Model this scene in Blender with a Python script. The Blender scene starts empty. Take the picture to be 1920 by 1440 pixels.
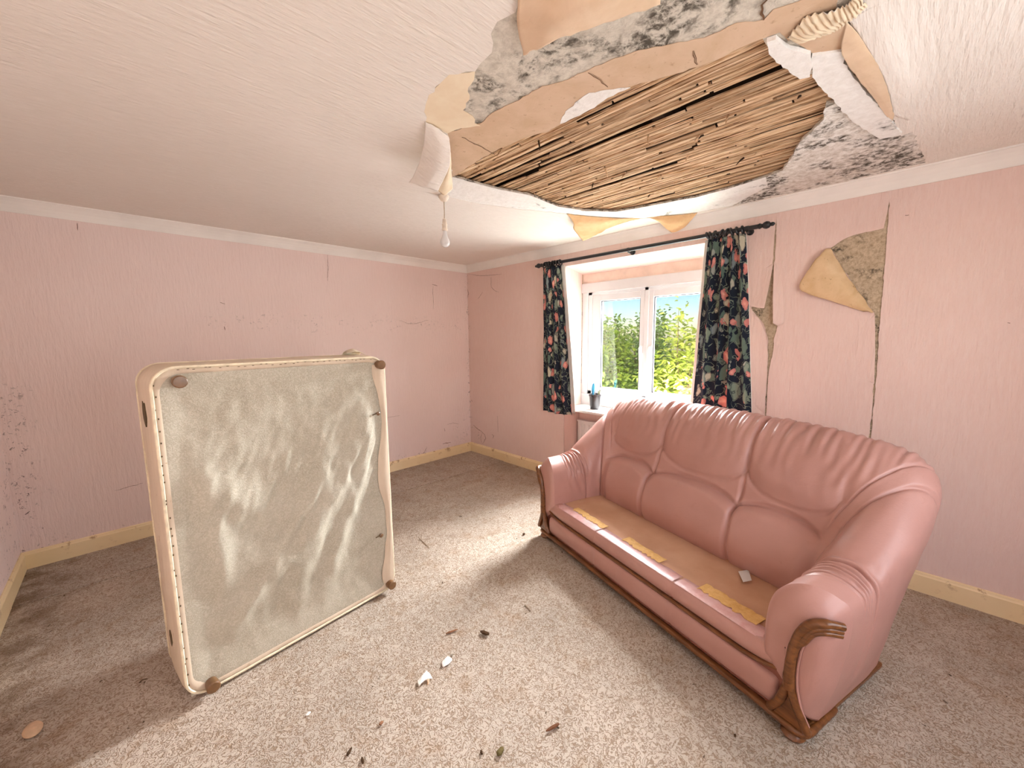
import bpy, bmesh, math, random
from mathutils import Vector, Matrix, noise as mnoise
from mathutils.geometry import tessellate_polygon
C = bpy.context.scene.collection
SC = bpy.context.scene
random.seed(7)
PI = math.pi

# ------------------------------------------------------------------ camera, sky, sun, daylight, exposure
cam_d = bpy.data.cameras.new('camera'); cam = bpy.data.objects.new('camera', cam_d); C.objects.link(cam)
cam_d.sensor_width = 36.0; cam_d.lens = 36.0 * 737.346 / 1920; cam_d.clip_start = .05
_r, _u, _f = Vector((.710470, -.703654, -.010156)), Vector((.090766, .077315, .992867)), Vector((.697849, .706324, -.118798))
cam.matrix_world = Matrix(((_r.x, _u.x, -_f.x, -3.34231), (_r.y, _u.y, -_f.y, -4.20760), (_r.z, _u.z, -_f.z, 1.57026), (0, 0, 0, 1)))
SC.camera = cam

world = bpy.data.worlds.new('sky'); SC.world = world; world.use_nodes = True
wn = world.node_tree; bg = wn.nodes['Background']
sky = wn.nodes.new('ShaderNodeTexSky'); sky.sky_type = 'NISHITA'; sky.sun_disc = False
sky.sun_elevation = math.radians(48); sky.sun_rotation = math.radians(255); sky.air_density = 1.0; sky.dust_density = .4; sky.ozone_density = 2.0
hs = wn.nodes.new('ShaderNodeHueSaturation'); hs.inputs['Saturation'].default_value = 1.45; wn.links.new(sky.outputs[0], hs.inputs['Color']); wn.links.new(hs.outputs[0], bg.inputs[0]); bg.inputs[1].default_value = .066

sun_d = bpy.data.lights.new('sun', 'SUN'); sun = bpy.data.objects.new('sun', sun_d); C.objects.link(sun)
sun_d.energy = 1.7; sun_d.angle = math.radians(.6); sun_d.color = (1, .95, .86)
sun.rotation_euler = Vector((1.0, .05, -1.35)).to_track_quat('-Z', 'Y').to_euler()

def area(name, loc, direction, sx, sy, power, col):
    d = bpy.data.lights.new(name, 'AREA'); d.shape = 'RECTANGLE'; d.size = sx; d.size_y = sy; d.energy = power; d.color = col
    o = bpy.data.objects.new(name, d); C.objects.link(o); o.location = loc
    o.rotation_euler = Vector(direction).to_track_quat('-Z', 'Z').to_euler(); return o
area('daylight_sky', (1.75, -1.5, 3.15), (-1, -.1, -.85), 4.4, 1.7, 2550, (.95, .975, 1.0))
area('daylight_garden', (.43, -2.37, 1.47), (-1, 0, 0), 1.25, 1.0, 42, (.95, .98, 1.0))
area('fill_behind_camera', (-2.05, -5.36, 1.5), (0, 1, 0), 1.9, 1.25, 19, (.98, .99, 1.0))  # added fill lamp behind the camera, its window is only assumed
SC.view_settings.view_transform = 'Standard'; SC.view_settings.look = 'None'; SC.view_settings.gamma = 1
SC.view_settings.use_curve_mapping = False; SC.view_settings.exposure = 1.13
SC.cycles.use_denoising = True; SC.cycles.max_bounces = 10; SC.cycles.diffuse_bounces = 6
SC.cycles.caustics_reflective = False; SC.cycles.caustics_refractive = False
SC.cycles.sample_clamp_indirect = 6

# ------------------------------------------------------------------ node helpers
class NT:
    def __init__(s, name, rough=.8, spec=.3):
        s.m = bpy.data.materials.new(name); s.m.use_nodes = True; s.t = s.m.node_tree
        s.b = s.t.nodes['Principled BSDF']; s.b.inputs['Roughness'].default_value = rough
        s.b.inputs['Specular IOR Level'].default_value = spec
    def n(s, typ, i=None, **kw):
        nd = s.t.nodes.new('ShaderNode' + typ)
        for k, v in kw.items(): setattr(nd, k, v)
        for k, v in (i or {}).items():
            if isinstance(v, bpy.types.NodeSocket): s.t.links.new(v, nd.inputs[k])
            else: nd.inputs[k].default_value = v
        return nd
    def obj(s): return s.n('TexCoord').outputs['Object']
    def rand(s): return s.n('ObjectInfo').outputs['Random']
    def map(s, vec, scale=(1, 1, 1), loc=(0, 0, 0), rot=(0, 0, 0)):
        return s.n('Mapping', {0: vec, 1: loc, 2: rot, 3: scale}).outputs[0]
    def noise(s, vec, scale, detail=3, rough=.55, dist=0):
        return s.n('TexNoise', {'Vector': vec, 'Scale': scale, 'Detail': detail, 'Roughness': rough, 'Distortion': dist}).outputs['Fac']
    def math(s, op, a, b=None, c=None, clamp=False):
        d = {0: a}
        if b is not None: d[1] = b
        if c is not None: d[2] = c
        return s.n('Math', d, operation=op, use_clamp=clamp).outputs[0]
    def rng(s, v, a, b, c=0.0, d=1.0):
        return s.n('MapRange', {0: v, 1: a, 2: b, 3: c, 4: d}, interpolation_type='SMOOTHSTEP').outputs[0]
    def mix(s, f, a, b, mode='MIX'):
        return s.n('Mix', {0: f, 6: a, 7: b}, data_type='RGBA', blend_type=mode).outputs[2]
    def ramp(s, f, stops):
        nd = s.n('ValToRGB', {0: f}); e = nd.color_ramp.elements
        while len(e) < len(stops): e.new(.5)
        for k, (p, c) in enumerate(stops): e[k].position = p; e[k].color = (*c, 1) if len(c) == 3 else c
        return nd.outputs[0]
    def sep(s, vec): 
        o = s.n('SeparateXYZ', {0: vec}).outputs; return o[0], o[1], o[2]
    def bump(s, h, strength=.3, dist=.01):
        nd = s.n('Bump', {'Height': h, 'Strength': strength, 'Distance': dist})
        s.t.links.new(nd.outputs[0], s.b.inputs['Normal']); return nd
    def col(s, c):
        if isinstance(c, bpy.types.NodeSocket): s.t.links.new(c, s.b.inputs['Base Color'])
        else: s.b.inputs['Base Color'].default_value = (*c, 1) if len(c) == 3 else c
        return s
def c4(*c): return (*c, 1)
def plain(name, col, rough=.6, spec=.3, metal=0, vary=.12, scale=30, bump=0):
    k = NT(name, rough, spec); v = k.noise(k.obj(), scale)
    f = k.rng(v, .3, .7)
    k.col(k.mix(f, c4(*[x * (1 - vary) for x in col]), c4(*[min(1, x * (1 + vary)) for x in col])))
    k.b.inputs['Metallic'].default_value = metal
    if bump: k.bump(v, bump, .004)
    return k.m

# ------------------------------------------------------------------ materials
def wallpaper(name, kind):
    k = NT(name, .85, .15); o = k.obj(); x, y, z = k.sep(o)
    big = k.noise(o, 1.1, 2)
    base = k.ramp(big, [(.3, (.745, .595, .545)), (.7, (.785, .645, .60))])
    if kind == 'right': base = k.ramp(big, [(.3, (.715, .53, .47)), (.7, (.76, .58, .52))])
    fine = k.noise(k.map(o, (55, 55, 9)), 1.0, 3, .6)
    base = k.mix(k.rng(fine, .35, .7, 0, .22), base, c4(.80, .68, .63))
    # paper tinted cooler towards the floor, mould specks gather in the corners
    base = k.mix(k.rng(z, .9, .1, 0, .35), base, c4(.72, .60, .59))
    sp = k.noise(o, 38, 4, .75, .6); sp2 = k.noise(o, 7, 2)
    spots = k.math('MULTIPLY', k.rng(sp, .565, .63), k.rng(sp2, .42, .6))
    if kind == 'back':
        near = k.math('MULTIPLY', k.rng(k.math('ABSOLUTE', k.math('ADD', x, 3.90)), .16, .0), k.math('MULTIPLY', k.rng(z, 1.75, .8), 1.0))
        near = k.math('MAXIMUM', near, k.math('MULTIPLY', k.rng(k.math('ABSOLUTE', k.math('ADD', x, .05)), .35, .0, 0, .8), k.rng(z, .75, .15)))
        near = k.math('MAXIMUM', near, k.math('MULTIPLY', k.rng(k.math('ABSOLUTE', k.math('ADD', x, .01)), .07, .0, 0, .8), 1.0))
        near = k.math('MAXIMUM', near, k.math('MULTIPLY', k.rng(z, .22, .1, 0, .75), 1.0))
        near = k.math('MAXIMUM', near, k.math('MULTIPLY', k.rng(k.math('ABSOLUTE', k.math('ADD', z, -1.72)), .16, 0, 0, .45), k.rng(x, -3.0, -2.6)))
    elif kind == 'left':
        near = k.math('MULTIPLY', k.rng(y, -.9, -.05), k.rng(z, 1.5, .3))
    else:
        near = k.math('MULTIPLY', k.rng(k.math('ABSOLUTE', k.math('ADD', y, .06)), .3, .0, 0, .8), k.rng(z, .6, .15))
        near = k.math('MAXIMUM', near, k.math('MULTIPLY', k.rng(k.math('ABSOLUTE', y), .06, .0, 0, .7), 1.0))
    dirt = k.math('MULTIPLY', spots, near, clamp=True)
    base = k.mix(dirt, base, c4(.10, .062, .05))
    k.col(base)
    k.bump(fine, .8, .007); return k.m
M_PB, M_PL, M_PR = wallpaper('pink_paper_back', 'back'), wallpaper('pink_paper_left', 'left'), wallpaper('pink_paper_right', 'right')

k = NT('ceiling_paper', .85, .15); o = k.obj()
fine = k.noise(k.map(o, (9, 60, 60)), 1, 3, .6); big = k.noise(o, .8, 2)
k.col(k.mix(k.rng(fine, .35, .7, 0, .25), k.ramp(big, [(.3, (.76, .70, .63)), (.7, (.80, .745, .68))]), c4(.86, .82, .77)))
k.bump(fine, 1.0, .007); M_CEIL = k.m

def paper_back(name, a, b, stain=.5):
    k = NT(name, .8, .15); o = k.obj(); v = k.noise(o, 9, 4, .6, .4); w = k.noise(o, 34, 4, .7)
    c = k.ramp(v, [(.3, a), (.7, b)])
    c = k.mix(k.rng(w, .6, .72, 0, stain), c, c4(.22, .12, .05)); k.col(c); k.bump(v, .3, .01); return k.m
M_TAN = paper_back('paper_backing_tan', (.68, .50, .335), (.76, .585, .42), .10)
M_TAN2 = paper_back('paper_backing_brown', (.56, .35, .17), (.66, .44, .24), .35)
M_TANW = paper_back('paper_backing_stained', (.60, .41, .22), (.74, .56, .35), .6)
M_CREAM = paper_back('paper_backing_cream', (.76, .62, .44), (.82, .71, .53), .05)
M_BROWN = paper_back('brown_lining_paper', (.55, .385, .25), (.64, .465, .33), .4)

def mouldy(name, light, mid, lo, hi, scale=6):
    k = NT(name, .9, .1); o = k.obj()
    v = k.noise(o, scale, 5, .65, .5); w = k.noise(o, scale * 7, 5, .72, .35)
    c = k.ramp(w, [(.3, mid), (.62, light)])
    d = k.math('MULTIPLY', k.rng(v, lo, hi), k.rng(w, .60, .40, .12, 1))
    c = k.mix(d, c, c4(.085, .072, .055)); k.col(c); k.bump(w, .5, .012); return k.m
M_MOULD = mouldy('mouldy_plaster', (.66, .61, .52), (.45, .40, .33), .46, .60, 4.2)
M_MOULDL = mouldy('streaked_white_plaster', (.84, .82, .77), (.50, .44, .36), .45, .58, 4.5)
M_WPLAST = mouldy('white_plaster', (.86, .84, .80), (.76, .73, .68), .60, .72, 5)
M_WALLPL = mouldy('bare_wall_plaster', (.58, .47, .34), (.33, .25, .16), .5, .68, 9)

k = NT('lath_wood', .85, .15); o = k.obj(); r = k.rand()
sh = k.n('CombineXYZ', {0: k.math('MULTIPLY', r, 37.0), 1: k.math('MULTIPLY', r, 91.0), 2: r}).outputs[0]
p = k.n('VectorMath', {0: o, 1: sh}, operation='ADD').outputs[0]
g = k.noise(k.map(p, (120, 4, 60)), 1, 4, .7, .3); q = k.noise(k.map(p, (30, 5, 20)), 1, 3, .6)
c = k.ramp(g, [(.35, (.07, .03, .012)), (.44, (.52, .31, .16)), (.60, (.86, .64, .42))])
c = k.mix(k.rng(q, .55, .75, 0, .75), c, c4(.16, .085, .04))
c = k.mix(k.math('MULTIPLY', k.math('POWER', r, 2.0), .6), c, c4(.22, .12, .055))
k.col(c); k.bump(g, .8, .006); M_LATH = k.m
M_DARK = plain('attic_dark_wood', (.045, .028, .018), .95, .05)
M_WHITE = plain('white_gloss_paint', (.68, .675, .66), .35, .4, vary=.03, scale=4)
M_UPVC = plain('white_upvc', (.62, .63, .635), .25, .5, vary=.02, scale=5)
M_CORN = plain('cornice_paint', (.80, .765, .71), .6, .25, vary=.05, scale=3)
M_GASK = plain('window_gasket', (.03, .03, .035), .6, .3)
k = NT('cream_gloss_skirting', .42, .4); o = k.obj(); v = k.noise(o, 14, 4, .7); z = k.sep(o)[2]
c = k.ramp(k.noise(o, 2, 2), [(.3, (.78, .62, .36)), (.7, (.84, .70, .45))])
k.col(k.mix(k.math('MULTIPLY', k.rng(v, .56, .68), k.rng(z, .06, .125, .15, .8)), c, c4(.30, .14, .05))); M_SKIRT = k.m

def carpet(name, tint):
    k = NT(name, .95, .05); o = k.obj(); x, y, z = k.sep(o)
    n1 = k.noise(o, 40, 1.5, .5, 1.8); line = k.rng(k.math('ABSOLUTE', k.math('SUBTRACT', n1, .5)), .0, .085)
    n2 = k.noise(o, 1.6, 4, .6); n3 = k.noise(o, 7, 4, .65); n4 = k.noise(o, 190, 2)
    base = k.ramp(n2, [(.33, tuple(t * .72 for t in tint)), (.66, tint)])
    base = k.mix(k.rng(n3, .50, .72, 0, .6), base, c4(.29, .185, .105))
    base = k.mix(k.rng(n4, .3, .7, 0, .35), base, c4(.60, .53, .45))
    base = k.mix(k.math('MULTIPLY', k.math('SUBTRACT', 1.0, line), .72), base, c4(.20, .125, .07))
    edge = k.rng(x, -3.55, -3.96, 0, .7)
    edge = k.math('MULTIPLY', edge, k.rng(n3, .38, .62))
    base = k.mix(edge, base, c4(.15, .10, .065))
    sp = k.math('MULTIPLY', k.rng(k.noise(o, 30, 2, .5, .8), .70, .74), k.rng(k.noise(o, 3, 2), .48, .6))
    base = k.mix(sp, base, c4(.10, .07, .045))
    k.col(base); h = k.math('ADD', k.math('MULTIPLY', line, .7), k.math('MULTIPLY', n4, .5)); k.bump(h, .55, .006); return k.m
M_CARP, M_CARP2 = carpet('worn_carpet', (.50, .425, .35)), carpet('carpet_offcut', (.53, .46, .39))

k = NT('pink_leather', .40, .45); o = k.obj(); v = k.noise(o, 3, 3); w = k.noise(o, 150, 3, .6); cr = k.noise(o, 26, 3, .6, .8)
c = k.ramp(v, [(.3, (.40, .205, .17)), (.7, (.46, .25, .212))])
k.col(k.mix(k.rng(cr, .6, .75, 0, .25), c, c4(.35, .165, .13)))
k.bump(k.math('ADD', w, k.math('MULTIPLY', cr, 1.2)), .12, .004); M_LEATH = k.m
M_SEAM = plain('dark_seam', (.22, .08, .055), .6, .2)
k = NT('brown_varnished_wood', .28, .5); o = k.obj(); g = k.noise(k.map(o, (9, 60, 60)), 1, 4, .6, .4)
k.col(k.ramp(g, [(.3, (.085, .028, .008)), (.65, (.20, .075, .022))])); M_WOOD = k.m
k = NT('seat_canvas', .8, .15); o = k.obj(); v = k.noise(o, 3.2, 4, .6); w = k.noise(o, 240, 2)
c = k.ramp(v, [(.3, (.47, .265, .16)), (.7, (.58, .36, .24))]); c = k.mix(k.rng(k.noise(o, 12, 4, .7), .66, .74, 0, .6), c, c4(.2, .1, .06))
k.col(c); k.bump(w, .25, .003); M_CANV = k.m
k = NT('worn_leather_strip', .3, .5); o = k.obj(); v = k.noise(o, 20, 4, .7)
k.col(k.ramp(v, [(.35, (.56, .30, .27)), (.65, (.64, .42, .41))])); k.bump(v, .2, .004); M_STRIP = k.m
k = NT('yellowed_tape', .7, .2); o = k.obj(); v = k.noise(o, 40, 4, .7)
k.col(k.ramp(v, [(.35, (.62, .37, .12)), (.65, (.74, .49, .20))])); k.bump(v, .3, .004); M_TAPE = k.m

k = NT('divan_cloth', .75, .2); o = k.obj(); f1 = k.noise(k.map(o, (70, 70, 70)), 1, 3, .6, 2.0); v = k.noise(o, 3.5, 3, .6)
c = k.ramp(v, [(.3, (.385, .345, .265)), (.7, (.45, .41, .325))])
k.col(k.mix(k.rng(f1, .42, .62, 0, .45), c, c4(.60, .56, .46))); k.bump(f1, .45, .004); M_CLOTH = k.m
k = NT('divan_ticking', .8, .15); o = k.obj(); v = k.noise(k.map(o, (14, 14, 3)), 1, 4, .65); w = k.noise(o, 17, 4, .7, .5)
c = k.ramp(v, [(.3, (.54, .43, .32)), (.7, (.64, .53, .405))])
k.col(k.mix(k.rng(w, .62, .72, 0, .55), c, c4(.33, .2, .11))); k.bump(v, .2, .006); M_TICK = k.m
M_CASTOR = plain('brown_plastic', (.17, .085, .035), .35, .5)
M_PIPE = plain('cream_piping', (.76, .66, .48), .6, .3)
M_HOLE = plain('torn_hole', (.12, .085, .05), .9, .1)

k = NT('black_metal', .4, .5); k.col((.012, .012, .014)); M_BLACK = k.m
def curtain_mat():
    k = NT('floral_print', .75, .2)
    uv = k.n('TexCoord').outputs['UV']
    wv = k.n('TexNoise', {'Vector': uv, 'Scale': 9.0, 'Detail': 2.0}).outputs['Color']
    p = k.n('VectorMath', {0: uv, 1: k.n('VectorMath', {0: wv, 3: .10}, operation='SCALE').outputs[0]}, operation='ADD').outputs[0]
    base = c4(.010, .014, .026)
    # stems: thin light squiggles
    n = k.noise(p, 13, 1, .5, .8); stem = k.rng(k.math('ABSOLUTE', k.math('SUBTRACT', n, .5)), .022, .008)
    c = k.mix(stem, base, c4(.17, .21, .16))
    # leaves in three greens
    wob = k.math('MULTIPLY', k.math('SUBTRACT', k.noise(p, 26, 2), .5), .34)
    for sc, st, loc in ((15, .8, 0.0), (12, .5, 3.1)):
        pm = k.map(p, (1, st, 1), (loc, loc * .7, 0), (0, 0, .6 + loc))
        v = k.n('TexVoronoi', {'Vector': pm, 'Scale': sc, 'Randomness': .9}); d, cc = k.math('ADD', v.outputs['Distance'], wob), v.outputs['Color']
        h = k.sep(cc)[0]
        leaf = k.math('MULTIPLY', k.rng(d, .40, .36), k.rng(h, .26, .30))
        lc = k.ramp(h, [(.45, (.10, .15, .12)), (.62, (.25, .30, .22)), (.8, (.18, .23, .24)), (.95, (.48, .45, .34))])
        c = k.mix(leaf, c, lc)
        c = k.mix(k.math('MULTIPLY', k.rng(k.math('ABSOLUTE', k.math('SUBTRACT', d, .33)), .035, .012), k.rng(h, .45, .5, 0, .7)), c, c4(.015, .02, .03))
    pm = k.map(p, (1.15, .8, 1), (7.3, 1.9, 0))
    v = k.n('TexVoronoi', {'Vector': pm, 'Scale': 10.5, 'Randomness': 1.0}); d, cc = k.math('ADD', v.outputs['Distance'], k.math('MULTIPLY', wob, 1.3)), v.outputs['Color']; h = k.sep(cc)[1]
    fl = k.math('MULTIPLY', k.rng(d, .37, .34), k.rng(h, .52, .55))
    fc = k.ramp(k.math('ADD', d, k.math('MULTIPLY', k.noise(p, 30, 2), .25)), [(.10, (.80, .50, .38)), (.26, (.68, .30, .24)), (.44, (.50, .18, .16))])
    c = k.mix(fl, c, fc); k.col(c); return k.m
M_CURT = curtain_mat()
M_LIN = plain('curtain_lining', (.82, .79, .74), .8, .1, vary=.03)
k = NT('glass', .0, .5); k.t.nodes.remove(k.b)
gl = k.n('BsdfGlossy', {'Roughness': .02}); tr = k.n('BsdfTransparent'); mx = k.n('MixShader', {0: .05, 1: tr.outputs[0], 2: gl.outputs[0]})
k.t.links.new(mx.outputs[0], k.t.nodes['Material Output'].inputs[0]); M_GLASS = k.m
k = NT('bulb_glass', .15, .5); k.col((.95, .95, .94)); k.b.inputs['Transmission Weight'].default_value = .35; k.b.inputs['IOR'].default_value = 1.2; M_BULB = k.m
M_LAMP = plain('lamp_plastic', (.72, .62, .50), .4, .4)
M_CORD = plain('lamp_cord', (.42, .33, .22), .6, .3)

def leafmat(name, a, b, c_):
    k = NT(name, .55, .3); r = k.rand(); o = k.obj(); v = k.noise(o, 2.2, 3, .6)
    cc = k.ramp(k.math('ADD', k.math('MULTIPLY', r, .55), k.math('MULTIPLY', v, .5)), [(.22, a), (.5, b), (.78, c_)])
    k.col(cc); k.b.inputs['Subsurface Weight'].default_value = 0
    out = k.t.nodes['Material Output']; tl = k.n('BsdfTranslucent', {'Color': cc}); mx = k.n('MixShader', {0: .35, 1: k.b.outputs[0], 2: tl.outputs[0]})
    k.t.links.new(mx.outputs[0], out.inputs[0]); return k.m
M_LEAFY = leafmat('leaf_yellow_green', (.14, .25, .04), (.42, .50, .08), (.66, .66, .24))
M_LEAFG = leafmat('leaf_green', (.12, .22, .05), (.32, .46, .10), (.62, .68, .24))
M_BARK = plain('bark', (.16, .12, .07), .9, .1)
M_GRASS = plain('lawn', (.14, .22, .05), .9, .1, vary=.3, scale=6)

# ------------------------------------------------------------------ mesh helpers
def link(name, me, mat, parent=None, smooth=False):
    if mat is not None:
        for m in (mat if isinstance(mat, (list, tuple)) else [mat]): me.materials.append(m)
    if smooth: me.polygons.foreach_set('use_smooth', [True] * len(me.polygons))
    o = bpy.data.objects.new(name, me); C.objects.link(o)
    if parent is not None: o.parent = parent
    return o
def mk(name, verts, faces, mat, parent=None, smooth=False):
    me = bpy.data.meshes.new(name); me.from_pydata([tuple(v) for v in verts], [], faces); me.validate(); me.update()
    return link(name, me, mat, parent, smooth)
def struct(o): o['kind'] = 'structure'; return o
def tag(o, label, cat, group=None, kind=None):
    o['label'] = label; o['category'] = cat
    if group: o['group'] = group
    if kind: o['kind'] = kind
    return o
def empty(name, loc=(0, 0, 0), rz=0):
    o = bpy.data.objects.new(name, None); C.objects.link(o); o.location = loc; o.rotation_euler = (0, 0, rz); o.empty_display_size = .1; return o
class MB:
    def __init__(s): s.v = []; s.f = []
    def box(s, a, b):
        n = len(s.v); (x0, y0, z0), (x1, y1, z1) = a, b
        s.v += [(x, y, z) for z in (z0, z1) for y in (y0, y1) for x in (x0, x1)]
        s.f += [tuple(n + i for i in q) for q in ((0, 2, 3, 1), (4, 5, 7, 6), (0, 1, 5, 4), (2, 6, 7, 3), (0, 4, 6, 2), (1, 3, 7, 5))]; return s
    def tube(s, pts, rad, seg=8, cap=True):
        pts = [Vector(p) for p in pts]; rs = rad if isinstance(rad, (list, tuple)) else [rad] * len(pts); n0 = len(s.v); up = None
        for i, p in enumerate(pts):
            t = (pts[min(i + 1, len(pts) - 1)] - pts[max(i - 1, 0)]).normalized()
            if up is None: up = t.orthogonal().normalized()
            up = (up - t * up.dot(t)); up = up.normalized() if up.length > 1e-6 else t.orthogonal().normalized()
            w = t.cross(up)
            for j in range(seg):
                a = 2 * PI * j / seg; s.v.append(p + (up * math.cos(a) + w * math.sin(a)) * rs[i])
        for i in range(len(pts) - 1):
            for j in range(seg):
                a = n0 + i * seg + j; b = n0 + i * seg + (j + 1) % seg; s.f.append((a, b, b + seg, a + seg))
        if cap:
            s.f.append(tuple(n0 + j for j in range(seg))[::-1]); e = n0 + (len(pts) - 1) * seg; s.f.append(tuple(e + j for j in range(seg)))
        return s
    def lathe(s, prof, origin=(0, 0, 0), axis='Z', seg=20):
        n0 = len(s.v); o = Vector(origin)
        for r, h in prof:
            for j in range(seg):
                a = 2 * PI * j / seg; c, d = r * math.cos(a), r * math.sin(a)
                s.v.append(o + (Vector((c, d, h)) if axis == 'Z' else Vector((c, h, d)) if axis == 'Y' else Vector((h, c, d))))
        for i in range(len(prof) - 1):
            for j in range(seg):
                a = n0 + i * seg + j; b = n0 + i * seg + (j + 1) % seg; s.f.append((a, b, b + seg, a + seg))
        s.f.append(tuple(n0 + j for j in range(seg))[::-1]); e = n0 + (len(prof) - 1) * seg; s.f.append(tuple(e + j for j in range(seg)))
        return s
    def build(s, name, mat, parent=None, smooth=False): 
        o = mk(name, s.v, s.f, mat, parent, smooth)
        bm = bmesh.new(); bm.from_mesh(o.data); bmesh.ops.recalc_face_normals(bm, faces=bm.faces); bm.to_mesh(o.data); bm.free()
        if smooth: auto(o)
        return o
def auto(o, ang=40):
    me = o.data; bm = bmesh.new(); bm.from_mesh(me)
    for e in bm.edges:
        e.smooth = not (len(e.link_faces) == 2 and e.calc_face_angle(0) > math.radians(ang))
    for f in bm.faces: f.smooth = True
    bm.to_mesh(me); bm.free()
def bevel(o, w, seg=2):
    m = o.modifiers.new('bevel', 'BEVEL'); m.width = w; m.segments = seg; m.limit_method = 'ANGLE'; return o
def rag(loop, amp=.006, step=.025, seed=0, closed=True):
    """subdivide an outline and fray it a little, as torn paper or broken plaster is"""
    out = []; n = len(loop)
    for i in range(n if closed else n - 1):
        a = Vector(loop[i]); b = Vector(loop[(i + 1) % n]); d = b - a; L = d.length
        kk = max(1, int(L / step)); nrm = Vector((-d.y, d.x)) / max(L, 1e-9)
        for j in range(kk):
            t = j / kk; p = a.lerp(b, t)
            if j: p = p + nrm * amp * (mnoise.noise(Vector((p.x * 38, p.y * 38, seed))) * 1.2 + mnoise.noise(Vector((p.x * 90, p.y * 90, seed + 5))) * .7)
            out.append((p.x, p.y))
    if not closed: out.append(tuple(loop[-1]))
    return out
def sheet(name, loops, to3, thick, mat, parent=None):
    """a flat sheet with holes: loops of 2D points, to3(p, depth) -> 3D; front at depth 0, back at depth thick"""
    flat = [p for l in loops for p in l]; N = len(flat)
    tris = tessellate_polygon([[Vector((p[0], p[1], 0)) for p in l] for l in loops])
    v = [to3(p, 0) for p in flat] + [to3(p, thick) for p in flat]
    f = [tuple(t) for t in tris] + [tuple(N + i for i in reversed(t)) for t in tris]; b = 0
    for l in loops:
        n = len(l)
        for i in range(n): a, c = b + i, b + (i + 1) % n; f.append((a, c, N + c, N + a))
        b += n
    o = mk(name, v, f, mat, parent)
    bm = bmesh.new(); bm.from_mesh(o.data); bmesh.ops.recalc_face_normals(bm, faces=bm.faces); bm.to_mesh(o.data); bm.free(); return o
def cr(p0, p1, p2, p3, t):
    return .5 * ((2 * p1) + (p2 - p0) * t + (2 * p0 - 5 * p1 + 4 * p2 - p3) * t * t + (3 * p1 - p0 - 3 * p2 + p3) * t ** 3)
def spline(pts, n):
    pts = [Vector(p) for p in pts]; out = []; m = len(pts) - 1
    for i in range(m):
        p0 = pts[max(i - 1, 0)]; p3 = pts[min(i + 2, m)]
        for j in range(n): out.append(cr(p0, pts[i], pts[i + 1], p3, j / n))
    out.append(pts[-1]); return out
def patch(name, rows, mats, parent, thick=.0012, n=6, wob=.003, seed=0, face=(0, 0, -1), rib=0):
    """a curled sheet through rows of 3D points; mats = (front, back)"""
    R = [spline(r, n) for r in rows]; cols = list(zip(*R)); Cc = [spline(c, n) for c in cols]; nu, nv = len(Cc), len(Cc[0])
    v = []
    for i, c in enumerate(Cc):
        for j, p in enumerate(c):
            e = 1 if 0 < j < nv - 1 and 0 < i < nu - 1 else 1.6
            v.append(p + Vector((mnoise.noise(p * 14 + Vector((seed, 0, 0))), mnoise.noise(p * 14 + Vector((0, seed, 3))), mnoise.noise(p * 40))) * wob * e + Vector((0, 0, rib * math.sin(i * 1.75))))
    f = [(i * nv + j, (i + 1) * nv + j, (i + 1) * nv + j + 1, i * nv + j + 1) for i in range(nu - 1) for j in range(nv - 1)]
    up = Vector()
    for a, b, c, d in f: up += (v[c] - v[a]).cross(v[d] - v[b])
    if up.dot(Vector(face)) < 0: f = [q[::-1] for q in f]
    o = mk(name, v, f, list(mats), parent, True)
    s = o.modifiers.new('thickness', 'SOLIDIFY'); s.thickness = thick; s.offset = 0; s.material_offset = 1 if len(mats) > 1 else 0; s.material_offset_rim = 1 if len(mats) > 1 else 0
    return o
def ribbon(name, pts, w, to3, mat, parent):
    """a narrow crack or stain line lying on a wall"""
    P = [Vector(p) for p in pts]; v = []; f = []; n = len(P)
    for i, p in enumerate(P):
        t = (P[min(i + 1, n - 1)] - P[max(i - 1, 0)]).normalized(); nn = Vector((-t.y, t.x)); ww = .6 * w * (.35 + .65 * math.sin(PI * (i + .5) / n)) * (.7 + .6 * random.random())
        v += [to3(p + nn * ww, .0), to3(p - nn * ww, .0), to3(p, -.0015)]
    for i in range(n - 1):
        a = i * 3; f += [(a, a + 3, a + 5, a + 2), (a + 2, a + 5, a + 4, a + 1)]
    return mk(name, v, f, mat, parent)

# ------------------------------------------------------------------ the room
H, XL, YF = 2.5, -3.9625, -5.25
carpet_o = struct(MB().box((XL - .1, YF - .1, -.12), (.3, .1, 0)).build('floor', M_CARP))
seam = [(-1.727,-0.6289),(-0.0123,-0.678)]
_d = Vector(seam[1]) - Vector(seam[0]); _a = Vector(seam[0]) - _d * 1.6; _b = Vector(seam[0]) + _d * 1.0
sheet('carpet_offcut', [rag([(_a.x, _a.y), (_b.x, _b.y), (-.02, -.02), (XL + .02, -.02)], .004, .03, 3)], lambda p, d: (p[0], p[1], .0045 - d), .004, M_CARP2, carpet_o)
wall_back = struct(MB().box((XL - .1, 0, -.02), (.3, .1, 2.62)).build('wall_back', M_PB))
wall_left = struct(MB().box((XL - .1, YF - .1, -.02), (XL, 0, 2.62)).build('wall_left', M_PL))
# front wall behind the camera, with an invented opening for the added fill lamp
m = MB(); m.box((XL, YF - .1, 0), (-3.05, YF, 2.62)); m.box((-1.05, YF - .1, 0), (0, YF, 2.62)); m.box((-3.05, YF - .1, 0), (-1.05, YF, .82)); m.box((-3.05, YF - .1, 2.18), (-1.05, YF, 2.62))
struct(m.build('wall_front', M_PL))
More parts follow.
